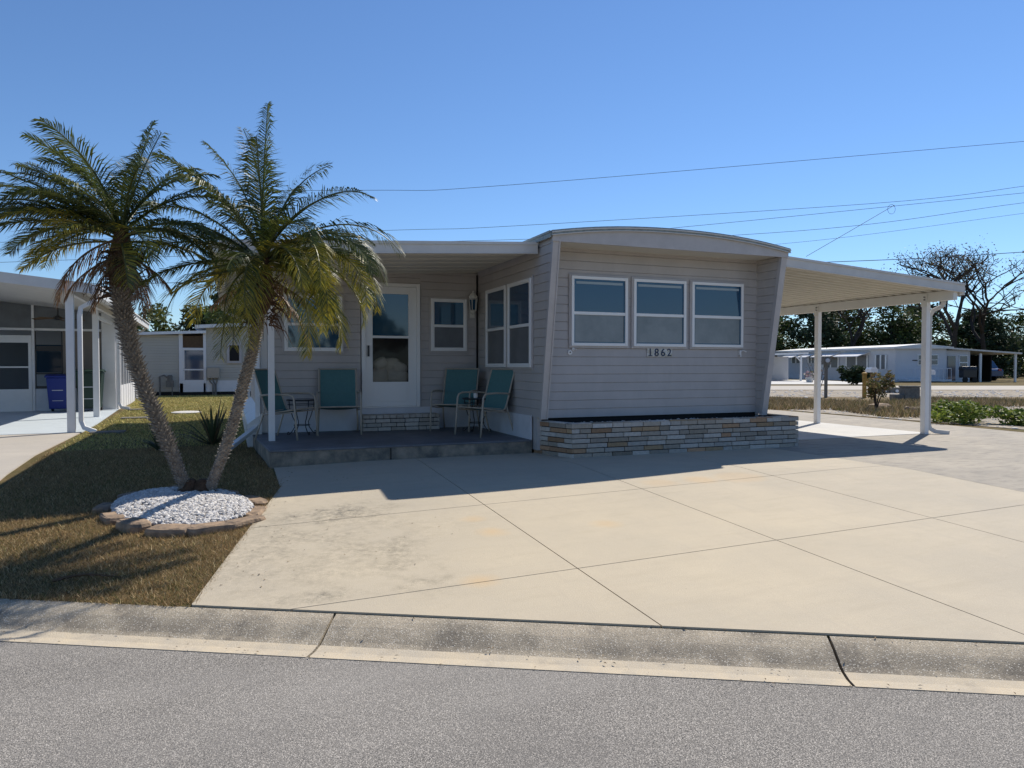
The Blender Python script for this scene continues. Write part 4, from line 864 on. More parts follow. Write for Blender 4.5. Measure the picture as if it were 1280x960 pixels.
# sunlit window of the house seen through the porch opening
m_ = MB(); m_.box(-6.2, -.1, NV + 2.9, NV + 3.0, 0, 2.6); B('house_wall', M['far_white'], m_)
m_ = MB(); m_.box(-1.95, -1.32, NV + .03, NV + .05, .63, .70); m_.box(-1.95, -1.32, NV + .03, NV + .05, 1.02, 1.06); m_.box(-1.95, -1.32, NV + .03, NV + .05, 1.66, 1.80); m_.box(-1.95, -1.93, NV + .03, NV + .05, .7, 2.2); m_.box(-1.34, -1.31, NV + .03, NV + .05, .63, 2.2); B('window_frame', M['black'], m_)
m_ = MB(); m_.box(-2.5, -1.6, NV + 2.86, NV + 2.895, 1.05, 1.9); B('picture', M['glass'], m_)
# right side wall, sunlit: low white panels and dark screens
m_ = MB(); m_.box(-.04, .02, NV + .1, 13.0, 0, .68); B('side_panel', M['white'], m_)
m_ = MB(); m_.box(-.03, .0, NV + .1, 13.0, .69, 2.5); B('side_screen', M['screen'], m_)
for k in range(8):
    v_ = NV + .1 + k * .75; m_ = MB(); m_.box(-.05, .03, v_ - .03, v_ + .03, 0, 2.55); B('side_mullion', M['white'], m_)
m_ = MB(); m_.box(-6.4, -.05, 13.0, 13.1, 0, 2.5); B('rear_wall', M['far_white'], m_)
# ceiling fan
m_ = MB(); m_.tube([(-1.15, 6.0, 2.74), (-1.15, 6.0, 2.52)], .02, 6); m_.lathe([(.04, 0), (.1, .03), (.11, .08), (.05, .12)], (-1.15, 6.0, 2.42), 12)
fn = B('ceiling_fan', M['black'], m_)
for k in range(5):
    a = k * 1.2566 + .3; c, s_ = math.cos(a), math.sin(a); m_ = MB()
    def fp(r_, w_, z): return (-1.15 + c * r_ - s_ * w_, 6.0 + s_ * r_ + c * w_, z)
    m_.hexa([fp(.12, -.04, 2.46), fp(.60, -.075, 2.43), fp(.60, .075, 2.46), fp(.12, .04, 2.47), fp(.12, -.04, 2.468), fp(.60, -.075, 2.438), fp(.60, .075, 2.468), fp(.12, .04, 2.478)]); B('fan_blade', M['brown'], m_, fn)
def nbw(u, v_, z=.34): return Vector((NO.x + u * math.cos(NA) - v_ * math.sin(NA), NO.y + u * math.sin(NA) + v_ * math.cos(NA), z))
m_ = MB(); q = [nbw(-6.5, -.05), nbw(.16, -.05), nbw(.16, 2.0), nbw(.02, NV + .1), nbw(-6.5, NV + .1)]; drape(m_, [(p.x, p.y) for p in q], .02, .06); structure(m_.build('neighbour_patio', M['nbfloor']))
m_ = MB(); drape(m_, clip([(nbw(-6.5, -.06).x, nbw(-6.5, -.06).y), (-12, 3), (-2.05, 3), (-2.55, 10.2), (nbw(.15, -.06).x, nbw(.15, -.06).y)], .4787, .878, 4.112), .014, .05); structure(m_.build('neighbour_driveway', M['nbdrive']))
def bin_(name, loc, rz, m, label, w_=.58, h_=.98):
    t = empty(name, loc, label, 'bin', None, rz); a, b = w_ * .40, w_ / 2
    m_ = MB(); m_.hexa([(-a, -a, .08), (a, -a, .08), (a, a, .08), (-a, a, .08), (-b, -b, h_), (b, -b, h_), (b, b, h_), (-b, b, h_)]); m_.build('body', m, t, world=False, bevel=.02)
    m_ = MB(); m_.prism([(-b - .03, h_ + .002), (b + .06, h_ + .002), (b + .06, h_ + .04), (0, h_ + .09), (-b - .03, h_ + .05)], 'x', -b - .03, b + .03); m_.build('lid', m, t, world=False, bevel=.012)
    for s_ in (-1, 1): m_ = MB(); m_.tube([(s_ * a * .8, a + .02, .10), (s_ * (a * .8 + .05), a + .02, .10)], .10, 14); m_.build('wheel', M['rubber'], t, world=False)
    m_ = MB(); m_.tube([(-a * .8, b + .07, h_ - .04), (a * .8, b + .07, h_ - .04)], .015, 6); m_.build('handle', m, t, world=False)
    m_ = MB(); m_.box(-a * .6, a * .6, -a - .055, -a - .045, h_ * .62, h_ * .64); m_.box(-a * .6, a * .6, -a - .035, -a - .025, h_ * .32, h_ * .335); m_.build('ridge', M['skirt'], t, world=False)
    return t
bin_('wheeled_bin', nbw(-1.32, NV - .5, .36), NA, M['blue'], 'blue wheeled recycling bin against the neighbour porch', .52, .92)
bin_('wheeled_bin', nbw(-.58, NV - .55, .36), NA, M['green'], 'large dark green wheeled bin beside the blue one', .62, 1.05)
for (x, y, lb) in ((nbw(.62, -.25).x, nbw(.62, -.25).y, 'flat splash block below the near downspout of the neighbour carport'), (nbw(.75, 3.6).x, nbw(.75, 3.6).y, 'flat stepping slab in the lawn edge beside the neighbour patio'), (nbw(.6, 7.2).x, nbw(.6, 7.2).y, 'flat splash block below the far downspout of the neighbour porch')):
    m_ = MB(); m_.box(x - .28, x + .28, y - .16, y + .16, H(x, y) - .02, H(x, y) + .04); tag(m_.build('splash_block', M['cblock'], None, bevel=.01), lb, 'splash block')
m_ = MB(); m_.lathe([(.35, 0), (.37, .03), (.30, .05)], (-1.15, 20.6, .34), 20); tag(m_.build('cleanout_cover', M['palec'], None), 'round pale concrete cover set in the sunlit lawn', 'cover')

# ------------------------------------------------------------------ cream house behind the lawn
bk = empty('cream_house', (-2, 32.5, .34), 'cream vinyl sided house with a white framed door behind the lawn', 'house')
BY = 32.5
def wallc(x0, x1, z0, z1f, name='wall'):
    m_ = MB(); lap(m_, const(x0), const(x1), z0, z1f, BY, -1, 'x', pitch=.11, prot=.018); m_.box(x0, x1, BY + .002, BY + .12, .34, z1f); return m_.build(name, M['creamsiding'], bk)
wallc(-6.5, -2.08, .56, 2.86); wallc(-1.03, 3.6, .98, 3.22)
m_ = MB(); m_.box(-6.5, 3.6, BY + .125, 45, .34, 2.75); m_.build('house_body', M['creamsiding'], bk)
m_ = MB(); m_.box(-6.5, 3.6, BY - .04, BY, .34, .52); m_.build('base_gap', M['dark'], bk)
m_ = MB(); m_.box(-1.02, 3.6, BY - .06, BY - .041, .50, .975); m_.box(-2.05, -1.06, BY - .06, BY - .041, .50, .86); m_.build('skirting', M['white'], bk)
m_ = MB(); m_.hexa([(-6.6, BY - .3, 2.70), (-1.02, BY - .3, 2.95), (-1.02, 45, 2.95), (-6.6, 45, 2.70), (-6.6, BY - .3, 2.82), (-1.02, BY - .3, 3.06), (-1.02, 45, 3.06), (-6.6, 45, 2.82)]); m_.build('roof', M['white'], bk)
m_ = MB(); m_.hexa([(-1.45, BY - .35, 3.14), (3.8, BY - .35, 3.5), (3.8, 45, 3.5), (-1.45, 45, 3.14), (-1.45, BY - .35, 3.28), (3.8, BY - .35, 3.64), (3.8, 45, 3.64), (-1.45, 45, 3.28)]); m_.build('roof', M['white'], bk)
m_ = MB()
for a, b in ((-2.07, -1.92), (-1.14, -1.03)): m_.box(a, b, BY - .06, BY + .1, .5, 2.95)
m_.box(-1.92, -1.14, BY - .06, BY + .1, 2.24, 2.34); m_.box(-1.92, -1.14, BY - .05, BY + .1, .86, 1.0); bf = m_.build('door', M['white'], bk)
m_ = MB(); m_.box(-1.92, -1.14, BY - .02, BY - .01, 1.0, 2.24); m_.build('pane', M['glass'], bf)
m_ = MB(); m_.box(-1.92, -1.14, BY - .045, BY - .025, 1.40, 1.46); m_.box(-1.92, -1.86, BY - .045, BY - .025, 1.0, 1.39); m_.box(-1.92, -1.86, BY - .045, BY - .025, 1.47, 2.24); m_.build('rail', M['white'], bf)
m_ = MB(); m_.box(-1.915, -1.145, BY - .02, BY - .01, 2.35, 2.84); m_.build('transom', M['brown'], bk)
m_ = MB(); m_.box(-.22, .36, BY - .09, BY - .02, 1.70, 2.56); wf = m_.build('window', M['trimgray'], bk)
m_ = MB(); m_.box(-.12, .26, BY - .10, BY - .091, 1.80, 2.46); m_.build('pane', M['dark'], wf)
gmtr = empty('gas_meter', (-2.45, BY - .3, .34), 'gray gas meter on pipes in front of the cream wall', 'gas meter')
m_ = MB(); m_.tube([(-2.78, BY - .2, .34), (-2.78, BY - .2, 1.15), (-2.62, BY - .2, 1.2), (-2.5, BY - .2, 1.1)], .035, 8); m_.build('pipe', M['cblock'], gmtr)
m_ = MB(); m_.box(-2.55, -2.25, BY - .32, BY - .15, .72, .98); m_.lathe([(.10, 0), (.10, .2), (.05, .24)], (-2.40, BY - .24, .981), 12); m_.build('meter_body', M['cblock'], gmtr)
m_ = MB(); m_.tube([(-2.32, BY - .25, .34), (-2.32, BY - .25, .72)], .02, 8); m_.build('pipe', M['cblock'], gmtr)
ub = empty('utility_box', (-.75, BY - .2, .34), 'tan electrical box with conduits on the cream wall right of the door', 'utility box')
m_ = MB(); m_.box(-1.0, -.52, BY - .2, BY - .07, 1.08, 1.52); m_.build('box', M['tan'], ub, bevel=.01)
for a, b in ((-.9, -.78), (-.62, -.66), (-.76, -.70)): m_ = MB(); m_.tube([(a, BY - .13, 1.08), (a, BY - .13, .95), (b, BY - .13, .8), (b, BY - .13, .34)], .03, 6); m_.build('conduit', M['cblock'], ub)

# ------------------------------------------------------------------ right hand side: vacant lot, road, far homes
def sheet(name, poly, z, m):
    m_ = MB(); m_.face([(x, y, .34 + z) for x, y in poly]); return structure(m_.build(name, M[m]))
def cp_(*L): return [tuple(cw(r_, D).xy) for r_, D in L]
sheet('dry_field', cp_((6.5, 20.5), (11.5, 16.6), (40, 16.6), (48, 37), (9, 37)), .004, 'dryfield')
sheet('gravel_strip', cp_((9, 28.5), (52, 27.0), (60, 36), (9, 36)), .008, 'shell')
sheet('shell_patch', [(14.35, 8), (14.5, 13), (14.6, 18), (17, 18.2), (20.5, 17.0), (26, 15.5), (26, 6), (18, 4)], .010, 'shell')
sheet('far_road', cp_((5, 36.6), (90, 36.6), (110, 44), (5, 44)), .014, 'nbdrive')
sheet('far_driveway', cp_((12, 47.5), (25, 47.5), (27, 62), (14, 64)), .016, 'palec')
rng = random.Random(21)
m_ = MB()
for k in range(1500):
    if rng.random() < .5: r_, D = rng.uniform(11, 44), rng.uniform(27.5, 36); p = cw(r_, D); sz = rng.uniform(.03, .09)
    else: p = Vector((rng.uniform(14.4, 24), rng.uniform(7, 17.5), .34)); sz = rng.uniform(.02, .06)
    rock(m_, (p.x, p.y, .35), sz, rng, 1, .5)
stuff(m_.build('rubble', M['pebble']), 'scattered pale shell rubble over the vacant lot', 'rubble')
def tufts(n, fn, h0, h1, pal, name, label, wd_=.012):
    m_ = MB(); rng = random.Random(3)
    for k in range(n):
        x, y = fn(rng); z = H(x, y); a = rng.uniform(0, 6.28); hh = rng.uniform(h0, h1); b = rng.uniform(0, 6.28); dx, dy = math.cos(a) * wd_, math.sin(a) * wd_
        c = rng.choice(pal); q = rng.uniform(.7, 1.3); m_.cc = tuple(v_ * q for v_ in c)
        m_.face([(x - dx, y - dy, z), (x + dx, y + dy, z), (x + math.cos(b) * hh * .6, y + math.sin(b) * hh * .6, z + hh)])
    return stuff(m_.build(name, M['grass'], color=True), label, 'grass')
DP = [(.33, .25, .14), (.24, .18, .10), (.17, .13, .07), (.16, .16, .06), (.40, .31, .19)]
def ff(rng):
    while True:
        r_, D = rng.uniform(6, 42), 17 + 11.5 * rng.random()
        if D < 21.5 and r_ > 11.5 and rng.random() < .93: continue
        if D < 20 and r_ < 9: continue
        if D > 25.5 + 1.2 * math.sin(r_ * .9): continue
        p = cw(r_, D); return p.x, p.y
tufts(60000, ff, .05, .20, DP, 'dry_grass', 'tall brown dry grass across the vacant lot behind the carport', .014)
def leafclump(mb, c, rx, ry, rz_, n, size, pal, rng, shell=.35):
    for k in range(n):
        while True:
            v_ = Vector((rng.uniform(-1, 1), rng.uniform(-1, 1), rng.uniform(-1, 1)))
            if shell < v_.length < 1: break
        p = Vector((c[0] + v_.x * rx, c[1] + v_.y * ry, c[2] + v_.z * rz_)); a = Vector((rng.uniform(-1, 1), rng.uniform(-1, 1), rng.uniform(-.6, .6))).normalized(); b = a.cross(Vector((rng.uniform(-1, 1), rng.uniform(-1, 1), rng.uniform(-1, 1)))).normalized()
        s_ = size * rng.uniform(.6, 1.3); q = rng.uniform(.7, 1.35); cc = rng.choice(pal); mb.cc = tuple(x * q for x in cc)
        mb.face([p - a * s_, p + b * s_ * .45, p + a * s_, p - b * s_ * .45])
def shrub(x, y, w_, h_, n, size, pal, label, cat, name, seed, stems=8, lean=0, group=None):
    lo_ = .15 if name == 'bush' or 'rounded' in label else .5
    rng = random.Random(seed); z = H(x, y); t = empty(name, (x, y, z), label, cat, group); m_ = MB(); tips = []
    for k in range(stems):
        a = rng.uniform(0, 6.28); rr_ = rng.uniform(.3, 1) * w_; tip = (x + math.cos(a) * rr_, y + math.sin(a) * rr_ * .8, z + h_ * rng.uniform(lo_, 1)); m_.tube([(x, y, z), ((x * .7 + tip[0] * .3), (y * .7 + tip[1] * .3), z + h_ * .35), tip], [.02, .014, .005], 5); tips.append(tip)
    m_.build('stems', M['trunk'], t)
    m_ = MB()
    for tp in tips: leafclump(m_, tp, w_ * .38, w_ * .38, h_ * .28, n // stems, size, pal, rng, 0)
    m_.build('foliage', M['leaf'], t, color=True); return t
BG = [(.20, .26, .04), (.13, .19, .03), (.28, .31, .07), (.07, .11, .02)]
shrub(14.9, 11.0, .70, .42, 2200, .05, BG, 'bright green leafy bush just right of the near carport post', 'bush', 'bush', 1, 16)
shrub(15.6, 10.0, .6, .32, 1600, .05, BG, 'lower bright green bush spreading right of the carport post', 'bush', 'bush', 2, 16)
shrub(16.3, 9.1, .36, .30, 500, .05, BG, 'small isolated green bush in pale gravel near the right edge', 'bush', 'bush', 3, 9)
shrub(*cw(10.0, 19.5).xy, .42, .95, 900, .055, [(.16, .15, .05), (.22, .17, .07), (.11, .12, .04), (.26, .17, .08)], 'tall leggy shrub of olive and rust leaves seen between the carport posts', 'shrub', 'shrub', 4, 9)
shrub(*cw(13.6, 31.5).xy, .8, 1.7, 60, .06, [(.14, .10, .07)], 'bare thin twiggy shrub in the field behind the far carport post', 'shrub', 'shrub', 5, 9)
shrub(*cw(22.6, 46.5).xy, 1.0, 1.05, 1600, .14, [(.03, .05, .02), (.04, .06, .025)], 'dark rounded shrub in front of the far white home', 'shrub', 'shrub', 6, 14)
def post_thing(name, r_, D, w_, h_, m, label, cat, cap=None):
    p = cw(r_, D); t = empty(name, p, label, cat, None, -YAW)
    m_ = MB(); m_.box(-w_ / 2, w_ / 2, -w_ / 2, w_ / 2, 0, h_); m_.build('post', M[m], t, world=False, bevel=.008)
    if cap: cap(t)
    return t
def capbox(t): m_ = MB(); m_.prism([(-.13, 1.05), (.13, 1.05), (.13, 1.22), (.08, 1.31), (-.08, 1.31), (-.13, 1.22)], 'y', -.27, .27); m_.build('mail_box', M['white'], t, world=False)
def mailcap(h_):
    def f_(t): m_ = MB(); m_.prism([(-.16, h_), (.16, h_), (.16, h_ + .14), (.1, h_ + .23), (-.1, h_ + .23), (-.16, h_ + .14)], 'y', -.25, .25); m_.build('box', M['white'], t, world=False); m_ = MB(); m_.box(-.13, .13, -.258, -.251, h_ + .02, h_ + .15); m_.build('flap', M['skirt'], t, world=False)
    return f_
post_thing('mailbox', 16.6, 32.8, .10, .95, 'brown', 'white mailbox on a brown post by the far road, left of the near carport post', 'mailbox', mailcap(.95))
post_thing('mailbox', 20.8, 35.4, .10, .82, 'white', 'white mailbox on a white post just right of the carport post', 'mailbox', mailcap(.82))
def ycap(t): m_ = MB(); m_.lathe([(.10, 0), (.10, .05), (.03, .09)], (0, 0, .92), 10); m_.build('cap', M['yellow'], t, world=False); m_ = MB(); m_.box(-.11, .11, -.095, -.085, .55, .75); m_.build('sign_plate', M['yellow'], t, world=False)
post_thing('marker_post', 13.65, 27.5, .12, .92, 'yellow', 'short yellow utility marker post in the vacant lot', 'marker post', ycap)
def gcap(t):
    m_ = MB(); m_.box(-.14, .14, -.10, .10, 1.30, 1.62); m_.build('meter_box', M['cblock'], t, world=False); m_ = MB(); m_.tube([(0, -.11, 1.46), (0, -.16, 1.46)], .08, 12); m_.build('meter', M['skirt'], t, world=False)
post_thing('meter_post', 12.2, 27.6, .10, 1.30, 'cblock', 'gray utility meter post standing in the dry field', 'meter post', gcap)
def blockthing(r_, D, parts, label, cat, name, m='cblock'):
    p = cw(r_, D); t = empty(name, p, label, cat, None, -YAW)
    for nm, bx in parts: m_ = MB(); m_.box(*bx); m_.build(nm, M[m], t, world=False, bevel=.015)
    return t
blockthing(14.0, 25.0, [('upper_block', (-.26, .26, -.2, .2, 0, .50)), ('cap', (-.28, .28, -.22, .22, .502, .55)), ('lower_block', (-.62, -.27, -.18, .18, 0, .25))], 'squat concrete stub with a lower block beside it in the vacant lot', 'concrete block', 'concrete_stub')
for i, (r_, lb) in enumerate(((17.0, 'left gray cinder block on the gravel by the far mailbox'), (17.55, 'right gray cinder block on the gravel by the far mailbox'))):
    p = cw(r_, 32.6); t = empty('cinder_block', p, lb, 'cinder block', None, -YAW)
    m_ = MB(); m_.box(-.24, .24, -.12, .12, 0, .26); m_.build('block', M['cblock'], t, world=False)
    m_ = MB(); m_.tube([(0.05, -.125, .1), (.05, -.17, .1)], .07, 10); m_.build('pipe_end', M['white'], t, world=False)
for (r_, D, s_, lb) in ((10.7, 20.6, .22, 'flat tan rock on pale rubble behind the carport'), (10.9, 19.4, .16, 'small rock near the edge of the weathered path')):
    p = cw(r_, D); m_ = MB(); rock(m_, (p.x, p.y, .40), s_ * 1.5, rng, 2, .35); tag(m_.build('rock', M['stone'], None), lb, 'rock')
# flower wheel/cart ornament
t = empty('flower_pot', cw(22.2, 53), 'tiny pink flower pot by the far driveway', 'flower pot')
m_ = MB(); p = cw(22.2, 53); m_.lathe([(.2, 0), (.32, .4), (.3, .42)], p, 10); m_.build('pot', M['palec'], t)
m_ = MB(); leafclump(m_, (p.x, p.y, p.z + .6), .45, .45, .28, 120, .10, [(.4, .2, .25), (.5, .45, .45), (.1, .13, .05)], rng, 0); m_.build('flowers', M['leaf'], t, color=True)

# far white mobile home: local x to the picture's right along the short front, local y away
def frame_thing(name, r_, D, ang, label, cat, group=None):
    return empty(name, cw(r_, D), label, cat, group, -YAW + ang)
fh = frame_thing('far_home', 29.4, 54.5, 0, 'long white mobile home with window awnings across the far road', 'mobile home')
def FB(name, m, mb, parent=fh, **k): return mb.build(name, M[m], parent, world=False, **k)
LV = Vector((-.165, .986))   # direction of the long side (away, slightly left)
def L2(u, v_): return (u + LV.x * v_, LV.y * v_)
def pr(mb, u0, u1, v0, v1, z0, z1):
    a, b, c, d = L2(u0, v0), L2(u1, v0), L2(u1, v1), L2(u0, v1); mb.hexa([(*a, z0), (*b, z0), (*c, z0), (*d, z0), (*a, z1), (*b, z1), (*c, z1), (*d, z1)])
m_ = MB(); pr(m_, 0, 3.9, 0, 17, .45, 2.55); FB('body', 'far_white', m_)
m_ = MB(); pr(m_, .02, 3.88, .02, 16.9, 0, .449); FB('skirting', 'skirt', m_)
m_ = MB(); pr(m_, -.35, 4.2, -.35, 17.2, 2.551, 2.70)
a, b, c, d = L2(-.3, -.3), L2(4.1, -.3), L2(4.1, 17.1), L2(-.3, 17.1); e, f_ = L2(1.9, -.3), L2(1.9, 17.1)
m_.add([(*a, 2.70), (*b, 2.70), (*c, 2.70), (*d, 2.70), (*e, 2.93), (*f_, 2.93)], [(0, 1, 4), (1, 2, 5, 4), (2, 3, 5), (3, 0, 4, 5)]); FB('roof', 'roofwhite', m_)
m_ = MB(); pr(m_, 3.92, 6.2, .6, 9, 0, 2.45); FB('side_room', 'far_white', m_)
m_ = MB(); a = [L2(3.95, .2), L2(9.9, .2), L2(9.9, 13), L2(3.95, 13)]; m_.hexa([(*a[0], 2.56), (*a[1], 2.14), (*a[2], 2.14), (*a[3], 2.56), (*a[0], 2.68), (*a[1], 2.26), (*a[2], 2.26), (*a[3], 2.68)]); FB('carport_roof', 'fascia', m_)
for u in (6.9, 9.6): m_ = MB(); pr(m_, u - .06, u + .06, .4, .52, 0, 2.2); FB('carport_post', 'white', m_)
m_ = MB(); pr(m_, 6.21, 9.9, 12.5, 12.6, 0, 2.1); pr(m_, 9.8, 9.9, 3, 12.49, 0, 2.1); FB('carport_wall', 'dark', m_)  # near-black walls stand in for the deep shade around the parked car
def fwin(u0, u1, z0, z1): 
    m_ = MB(); m_.box(u0 - .06, u1 + .06, -.05, -.01, z0 - .06, z1 + .06); w_ = FB('window', 'vinyl', m_); m_ = MB(); m_.box(u0, u1, -.07, -.051, z0, z1); FB('pane', 'glass', m_, w_); m_ = MB(); m_.box(u0, u1, -.08, -.071, (z0 + z1) / 2 - .02, (z0 + z1) / 2 + .02); FB('rail', 'vinyl', m_, w_)
fwin(1.75, 2.45, 1.35, 2.05); fwin(2.65, 3.2, 1.35, 2.05)
m_ = MB(); m_.box(4.35, 4.95, .53, .58, .1, 2.0); dd_ = FB('door', 'glass', m_); m_ = MB(); m_.box(5.25, 5.9, .53, .58, .95, 2.05); w_ = FB('window', 'vinyl', m_); m_ = MB(); m_.box(5.3, 5.85, .515, .529, 1.0, 1.46); m_.box(5.3, 5.85, .515, .529, 1.54, 2.0); FB('pane', 'glass', m_, w_)
m_ = MB(); m_.box(1.3, 1.75, -.03, -.005, 1.62, 1.70); FB('house_number', 'black', m_)
# long side windows with awnings (left face), widths along v
def swin(v0, v1, z0, z1, awn=True):
    n2 = Vector((-.986, -.165))
    def Q(v_, o, z): p = L2(0, v_); return (p[0] + n2.x * o, p[1] + n2.y * o, z)
    m_ = MB(); m_.hexa([Q(v0, .02, z0), Q(v1, .02, z0), Q(v1, .05, z0), Q(v0, .05, z0), Q(v0, .02, z1), Q(v1, .02, z1), Q(v1, .05, z1), Q(v0, .05, z1)]); w_ = FB('window', 'screen', m_)
    for vv in (v0, (v0 + v1) / 2, v1): m_ = MB(); m_.hexa([Q(vv - .08, .051, z0), Q(vv + .08, .051, z0), Q(vv + .08, .08, z0), Q(vv - .08, .08, z0), Q(vv - .08, .051, z1), Q(vv + .08, .051, z1), Q(vv + .08, .08, z1), Q(vv - .08, .08, z1)]); FB('mullion', 'vinyl', m_, w_)
    if awn: m_ = MB(); m_.hexa([Q(v0 - .3, .02, z1 + .22), Q(v1 + .3, .02, z1 + .22), Q(v1 + .3, 1.15, z1 - .12), Q(v0 - .3, 1.15, z1 - .12), Q(v0 - .3, .02, z1 + .28), Q(v1 + .3, .02, z1 + .28), Q(v1 + .3, 1.15, z1 - .06), Q(v0 - .3, 1.15, z1 - .06)]); FB('awning', 'white', m_)
swin(1.0, 2.2, 1.0, 2.1, False); swin(3.2, 5.9, 1.1, 2.1); swin(7.0, 9.2, 1.1, 2.1); swin(10.5, 11.5, 1.5, 2.1); swin(12.8, 14.3, 1.5, 2.1)
m_ = MB()
for k in range(12): m_.tube([(.2 + k * .3, -1.3, .2), (.2 + k * .3, -1.3, 1.05)], .02, 4)
m_.tube([(.2, -1.3, 1.05), (3.5, -1.3, 1.05)], .03, 5); m_.box(.2, 3.5, -1.4, -.1, .1, .22); FB('porch_railing', 'skirt', m_)
# left far carport home
f2 = frame_thing('far_carport', 23.3, 58, 0, 'white carport with curved brackets across the far road, left', 'carport')
m_ = MB(); m_.hexa([(-4, 0, 2.05), (.9, 0, 2.2), (.9, 5, 2.2), (-4, 5, 2.05), (-4, 0, 2.2), (.9, 0, 2.35), (.9, 5, 2.35), (-4, 5, 2.2)]); FB('roof', 'white', m_, f2)
for u in (.35,): m_ = MB(); m_.box(u - .07, u + .07, .1, .24, 0, 2.05); FB('post', 'white', m_, f2); m_ = MB(); m_.tube([(u, .17, 1.6), (u - .5, .17, 2.1)], .06, 6); FB('brace', 'white', m_, f2)
m_ = MB(); m_.box(-1.9, .9, 4.2, 5.5, 0, 2.04); FB('shed', 'far_white', m_, f2)
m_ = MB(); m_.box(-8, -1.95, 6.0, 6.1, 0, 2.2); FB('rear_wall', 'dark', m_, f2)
# cars
def car(r_, D, rz, m, label, L=4.5, W=1.8, Ht=1.65):
    t = empty('parked_car', cw(r_, D), label, 'car', None, -YAW + rz)
    m_ = MB(); s_ = [(-L / 2, .35), (-L / 2, .85), (-L / 2 + .15, .98), (-L / 2 + .5, 1.02), (-L / 2 + .85, Ht - .08), (-L / 2 + 1.3, Ht), (.35, Ht - .02), (1.05, 1.02), (L / 2 - .3, .92), (L / 2, .75), (L / 2, .35)]
    n = len(s_); vs_ = []
    for x_, z in s_:
        k = W / 2 if z < 1.03 else W / 2 * (1 - .22 * (z - 1.0) / .65); vs_ += [(x_, -k, z), (x_, k, z)]
    m_.add(vs_, [tuple(2 * i for i in range(n))[::-1], tuple(2 * i + 1 for i in range(n))] + [(2 * i, 2 * ((i + 1) % n), 2 * ((i + 1) % n) + 1, 2 * i + 1) for i in range(n)]); m_.build('body', M[m], t, world=False, bevel=.05)
    for sy in (-1, 1):
        k = sy * (W / 2 * .965 + .015); m_ = MB(); m_.face([(-L / 2 + .95, k * .98, 1.08), (.85, k * .98, 1.08), (.3, k * .9, Ht - .14), (-L / 2 + 1.25, k * .9, Ht - .14)]); m_.build('side_window', M['glass'], t, world=False)
        for x_ in (-L / 2 + .9, L / 2 - .9):
            m_ = MB(); m_.tube([(x_, sy * (W / 2 - .2), .34), (x_, sy * (W / 2 + .01), .34)], .34, 18); w_ = m_.build('wheel', M['rubber'], t, world=False); m_ = MB(); m_.tube([(x_, sy * (W / 2 + .011), .34), (x_, sy * (W / 2 + .02), .34)], .2, 12); m_.build('rim', M['skirt'], w_, world=False)
        m_ = MB(); m_.box(-L / 2 - .02, -L / 2 + .08, sy * W / 2 * .62 - .14, sy * W / 2 * .62 + .14, .82, .98); m_.build('tail_lamp', M['tail'], t, world=False)
    m_ = MB(); m_.face([(-L / 2 + .50, -.7, 1.08), (-L / 2 + .50, .7, 1.08), (-L / 2 + .80, .6, Ht - .14), (-L / 2 + .80, -.6, Ht - .14)]); m_.build('rear_window', M['glass'], t, world=False)
    return t
car(20.6, 60, R(65), 'carpaint', 'dark sedan under the far left carport', 4.4, 1.8, 1.5)
car(39.8, 61.5, R(100), 'carblue', 'dark blue car in the shadow of the far right carport', 4.6, 1.85, 1.75)
gt = frame_thing('grill_cart', 34.2, 53.3, 0, 'dark covered grill cart beside the steps of the far home', 'grill')
m_ = MB(); m_.box(-.5, .5, -.3, .3, .35, .95); m_.prism([(-.3, .951), (.3, .951), (.2, 1.2), (-.2, 1.2)], 'x', -.55, .55); FB('body', 'black', m_, gt, bevel=.04)
for u in (-.35, .35): m_ = MB(); m_.tube([(u, -.3, .2), (u, -.2, .2)], .2, 12); FB('wheel', 'rubber', m_, gt)
# ------------------------------------------------------------------ trees
TG = [(.045, .07, .02), (.06, .085, .025), (.035, .055, .02), (.085, .105, .03)]
def tree(r_, D, h_, w_, label, seed, n=4200, size=.22, pal=TG, low=.12, group='trees beyond the homes', clumps=26, name='tree', dens=1):
    rng = random.Random(seed); c = cw(r_, D); t = empty(name, c, label, 'tree', group); x, y, z = c
    m_ = MB(); th = h_ * .75; m_.tube([(x, y, z - .1), (x + rng.uniform(-.2, .2), y, z + th * .5), (x + rng.uniform(-.5, .5), y, z + th)], [h_ * .028, h_ * .02, h_ * .006], 8); tips = []
    for k in range(clumps):
        f = rng.uniform(low, 1); a = rng.uniform(0, 6.28); prof_ = math.sin(math.pi * min(1, .18 + f * .78)) ** .7; rr_ = w_ * prof_ * rng.uniform(.35, 1)
        tip = Vector((x + math.cos(a) * rr_, y + math.sin(a) * rr_, z + h_ * (f * .93))); b = Vector((x, y, z + max(h_ * .08, h_ * f * .55)))
        m_.tube([b, (b + tip) / 2 + Vector((0, 0, .1 * h_)) * rng.uniform(-.2, .6), tip], [h_ * .011, h_ * .007, h_ * .002], 5); tips.append(tip)
    m_.build('trunk', M['trunk'], t); m_ = MB()
    for tp in tips:
        s_ = w_ * rng.uniform(.2, .38); leafclump(m_, tp, s_, s_, s_ * .75, int(n / clumps * dens), size, pal if rng.random() < .7 else [tuple(v_ * 1.5 for v_ in q) for q in pal], rng, .1)
    m_.build('crown', M['leaf'], t, color=True); return t
TP2 = [(.04, .06, .03), (.05, .075, .035), (.03, .05, .025)]
LB = ['olive green', 'dark green', 'yellowish green', 'deep green']
